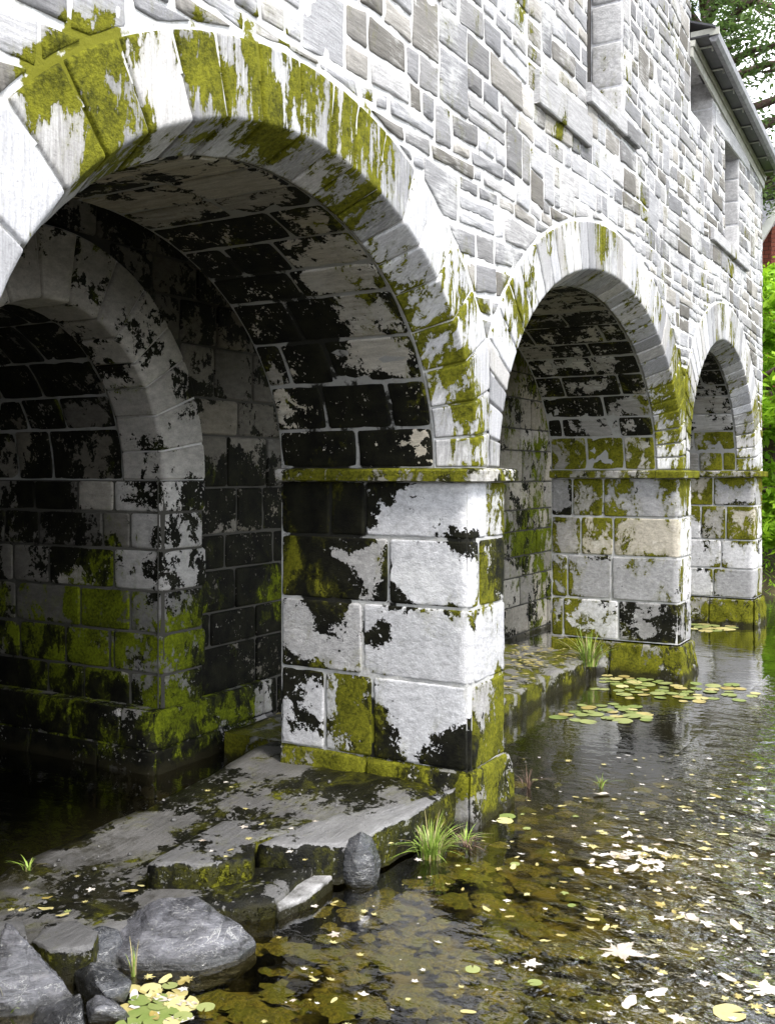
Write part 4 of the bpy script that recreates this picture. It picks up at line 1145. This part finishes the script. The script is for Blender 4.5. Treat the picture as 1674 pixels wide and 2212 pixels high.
# submerged weed
wd = MB()
for i in range(700):
    px, py = rnd.uniform(430, 1500), rnd.uniform(1690, 2240); dz = -rnd.uniform(.05, .2); p = onz(px, py, dz)
    if blocked(p.x, p.y) or rnd.random() > cl((1600 - px) / 450): continue
    r0 = rnd.uniform(.02, .075); n = 17; vs = [(p.x, p.y, dz + .012)]; se = rnd.uniform(0, 99)
    for j in range(n):
        a = 6.283 * j / n; q = r0 * (1 + .6 * N((math.cos(a), math.sin(a), se), 1.7) + .45 * N((math.cos(a), math.sin(a), se), 5)); vs.append((p.x + q * math.cos(a) * 1.15, p.y + q * math.sin(a), dz - .012))
    wd.add(vs, [(0, 1 + j, 1 + (j + 1) % n) for j in range(n)])
tag(wd.build('submerged_weed', M['weed']), 'olive green weed growing under the clear brown water', 'water weed', kind='stuff')

# ---------------------------------------------------------------- trees, shrubs and the house beyond
def tube(mb, a, b, r0, r1, n=7):
    a, b = Vector(a), Vector(b); d = (b - a).normalized(); u = d.orthogonal().normalized(); v = d.cross(u)
    rows = []
    for p, r in ((a, r0), ((a + b) / 2, (r0 + r1) / 2), (b, r1)):
        rows.append([p + (u * math.cos(6.283 * i / n) + v * math.sin(6.283 * i / n)) * r for i in range(n + 1)])
    mb.grid(rows)
def tree(name, x, y, z, h, cw, mat, label, cat, seed, nleaf, leaf=.10, trunk_frac=.35, layers=False, group=None, nl=16):
    r = random.Random(seed); root = empty(name, (x, y, z)); tag(root, label, cat, group)
    tk, cr_ = MB(), MB(); tips = []
    top = Vector((r.uniform(-.05, .05) * h, r.uniform(-.05, .05) * h, h * .92)); pts = [Vector((0, 0, -.3)), Vector((r.uniform(-.2, .2), 0, h * .3)), top * .62, top]
    for i in range(3): tube(tk, pts[i], pts[i + 1], .030 * h * (1 - i * .3), .030 * h * (.7 - i * .3 + .02))
    for i in range(nl):
        t = trunk_frac + (1 - trunk_frac) * (i + .5) / nl; k = t * 3
        b = pts[min(2, int(k))].lerp(pts[min(2, int(k)) + 1], k - int(k)) if k < 3 else top
        a = r.uniform(0, 6.283); ln = cw * .5 * r.uniform(.55, 1.05) * (math.sin(math.pi * (.18 + .74 * (t - trunk_frac) / (1 - trunk_frac))) + .12)
        up = r.uniform(-.05, .35) * ln if not layers else r.uniform(-.05, .12) * ln
        e = b + Vector((math.cos(a) * ln, math.sin(a) * ln, up)); mid = b.lerp(e, .5) + Vector((0, 0, .06 * ln))
        tube(tk, b, mid, .010 * h, .006 * h, 5); tube(tk, mid, e, .006 * h, .002 * h, 5)
        for q in range(4):
            c = b.lerp(e, r.uniform(.35, 1.1)) + Vector((r.gauss(0, .16), r.gauss(0, .16), r.gauss(0, .10))) * ln * .6
            tips.append((c, ln * r.uniform(.16, .34) + .02 * h)); tube(tk, b.lerp(e, .5), c, .003 * h, .001 * h, 4)
    for i in range(nleaf):
        c, rr = r.choice(tips); v = Vector((r.gauss(0, 1), r.gauss(0, 1), r.gauss(0, .38 if layers else .7))) * rr * .55
        p = c + v; s_ = leaf * r.uniform(.6, 1.3)
        a = Vector((r.gauss(0, 1), r.gauss(0, 1), r.gauss(0, .5))).normalized(); b_ = a.cross(Vector((r.gauss(0, .5), r.gauss(0, .5), 1))).normalized()
        sh = cl(.5 + .5 * r.gauss(0, .5))
        cr_.add([p - a * s_, p + b_ * s_ * .42, p + a * s_, p - b_ * s_ * .42], [(0, 1, 2, 3)], (sh, 0, 0, 0))
    t_ = tk.build('trunk', M['bark'], root); c_ = cr_.build('crown', M[mat], root, smooth=False)
    return root
tree('tall_tree', -2.9, 25.5, 1.8, 14., 8.4, 'leaf_dark', 'tall dark tree with layered branches rising beyond the far end of the roof', 'tree', 3, 16000, .075, .50, True, nl=24)
tree('purple_tree', -3.8, 34.5, 3.5, 9.0, 6, 'leaf_purple', 'dark purple leaved tree behind the red tiled house', 'tree', 6, 12000, .12, .3)
tree('pale_tree', -3.4, 23.0, 1.2, 13.5, 4, 'leaf_dark', 'paler green tree in the gap between the stone wall and the tall dark tree', 'tree', 8, 12000, .09, .4, nl=20)
for i, (x, y, h, cw, lb) in enumerate([(-1.0, 18.6, 5.4, 3.4, 'bright green shrub on the bank closest to the end of the stone wall'), (.9, 19.6, 5.0, 3.6, 'bright green shrub on the bank just past the right edge of the photo'),
        (-.9, 21.6, 6.0, 4.0, 'taller bright green shrub just behind the one nearest the stone wall'), (3.2, 20.2, 4.6, 4.0, 'bright green bank shrub second from the stone wall reflected in the pond'), (6.2, 20.8, 5.0, 4.4, 'rounded bright green shrub on the bank facing the pond middle'), (9.6, 21.0, 5.0, 4.6, 'rounded bright green shrub on the bank at the pond far right'), (-3.4, 19.8, 4.6, 3.6, 'bright green shrub hidden partly behind the building end')]):
    tree('bank_shrub', x, y, .5, h, cw, 'leaf_bright', lb, 'shrub', 20 + i, 9000, .11, .08, nl=18, group='shrubs along the far bank')
for i, (x, y, h, cw, lb) in enumerate([(5.0, 27.0, 6.2, 6, 'leafy dark tree behind the bank shrubs reflected in the pond'), (11.5, 28.0, 6.0, 7, 'broad dark tree behind the far right bank shrubs'), (18, 27.0, 6.0, 7.5, 'broad dark tree at the far right end of the bank')]):
    tree('bank_tree', x, y, 1., h, cw, 'leaf_dark', lb, 'tree', 50 + i, 9000, .15, .2, group='trees beyond the far bank')
# ferny undergrowth along the water line
ug = MB(); r = random.Random(77)
for i in range(5200):
    x = r.uniform(-6, 14); y = 17.0 + r.uniform(0, 1.8); z = max(0.02, ter(x, y)) + r.uniform(0, .35) * (y - 16.8); a = r.uniform(0, 6.28); s_ = r.uniform(.03, .09)
    ug.add([(x, y, z), (x + s_ * math.cos(a), y + s_ * math.sin(a), z + s_ * .6), (x + s_ * math.cos(a + .5) * 1.8, y + s_ * math.sin(a + .5) * 1.8, z + s_ * 1.2)], [(0, 1, 2)], (r.random(), 0, 0, 0))
tag(ug.build('undergrowth', M['leaf_bright'], smooth=False), 'low green undergrowth along the far water line', 'undergrowth', kind='stuff')

def tile_mat():
    t = NT('red_hung_tiles'); p = t.pos(); b = t.n('ShaderNodeTexBrick'); t.set(b, 'Vector', t.mapp(p, (1, 1, 1), (R(90), 0, 0))); t.set(b, 'Scale', 1.); t.set(b, 'Brick Width', .22); t.set(b, 'Row Height', .11); t.set(b, 'Mortar Size', .008)
    t.set(b, 'Color1', c4(.34, .10, .065)); t.set(b, 'Color2', c4(.24, .065, .045)); t.set(b, 'Mortar', c4(.07, .03, .02))
    return t.end(t.bsdf(b.outputs[0], .8, t.bump(b.outputs[1], -.5, .01)))
M['tile'] = tile_mat()
hs = empty('tiled_house', (0, 29, 3.3)); tag(hs, 'red tile hung house with a dark roof and white bargeboards behind the shrubs', 'house')
def hb(name, mat, bxs, parent=hs):
    m_ = MB()
    for b in bxs: m_.box(*b)
    o = m_.build(name, mat, parent, False); return o
hb('wall', M['tile'], [((-6, -0, 0), (3, 5, 5.3))])
rf = MB(); rf.add([(-6.3, -.4, 5.25), (3.2, -.4, 5.25), (3.2, 5.5, 5.25), (-6.3, 5.5, 5.25), (-5.2, 2.5, 6.7), (2.2, 2.5, 6.7)], [(0, 1, 5, 4), (1, 2, 5), (2, 3, 4, 5), (3, 0, 4), (0, 3, 2, 1)]); rf.build('roof', M['slate'], hs, False)
# gable bay with white bargeboards
gb = MB(); gb.add([(-2.1, -.9, 1.8), (-.1, -.9, 1.8), (-.1, -.9, 5.05), (-1.1, -.9, 6.65), (-2.1, -.9, 5.05), (-2.1, 0.5, 1.8), (-.1, .5, 1.8), (-.1, .5, 5.05), (-1.1, 1.5, 6.65), (-2.1, .5, 5.05)], [(0, 1, 2, 3, 4), (1, 6, 7, 2), (0, 4, 9, 5), (2, 7, 8, 3), (3, 8, 9, 4)]); gb.build('gable_bay', M['tile'], hs, False)
bb = MB()
for (a, b) in (((-2.45, 4.7), (-1.1, 6.9)), ((.25, 4.7), (-1.1, 6.9))):
    d = Vector((b[0] - a[0], 0, b[1] - a[1])).normalized(); nn = Vector((-d.z, 0, d.x)) * .11
    A, B_ = Vector((a[0], -1.05, a[1])), Vector((b[0], -1.05, b[1])); k = Vector((0, .1, 0))
    bb.add([A - nn, B_ - nn, B_ + nn, A + nn, A - nn + k, B_ - nn + k, B_ + nn + k, A + nn + k], [(0, 1, 2, 3), (4, 7, 6, 5), (0, 4, 5, 1), (1, 5, 6, 2), (2, 6, 7, 3), (3, 7, 4, 0)])
bb.build('bargeboard', M['wood'], hs, False)
for x in (1.4,):
    f_ = hb('window', M['wood'], [((x, -.05, 3.2), (x + .9, -.005, 4.5))]); hb('pane', M['glass'], [((x + .08, -.06, 3.3), (x + .82, -.055, 4.4))], f_)
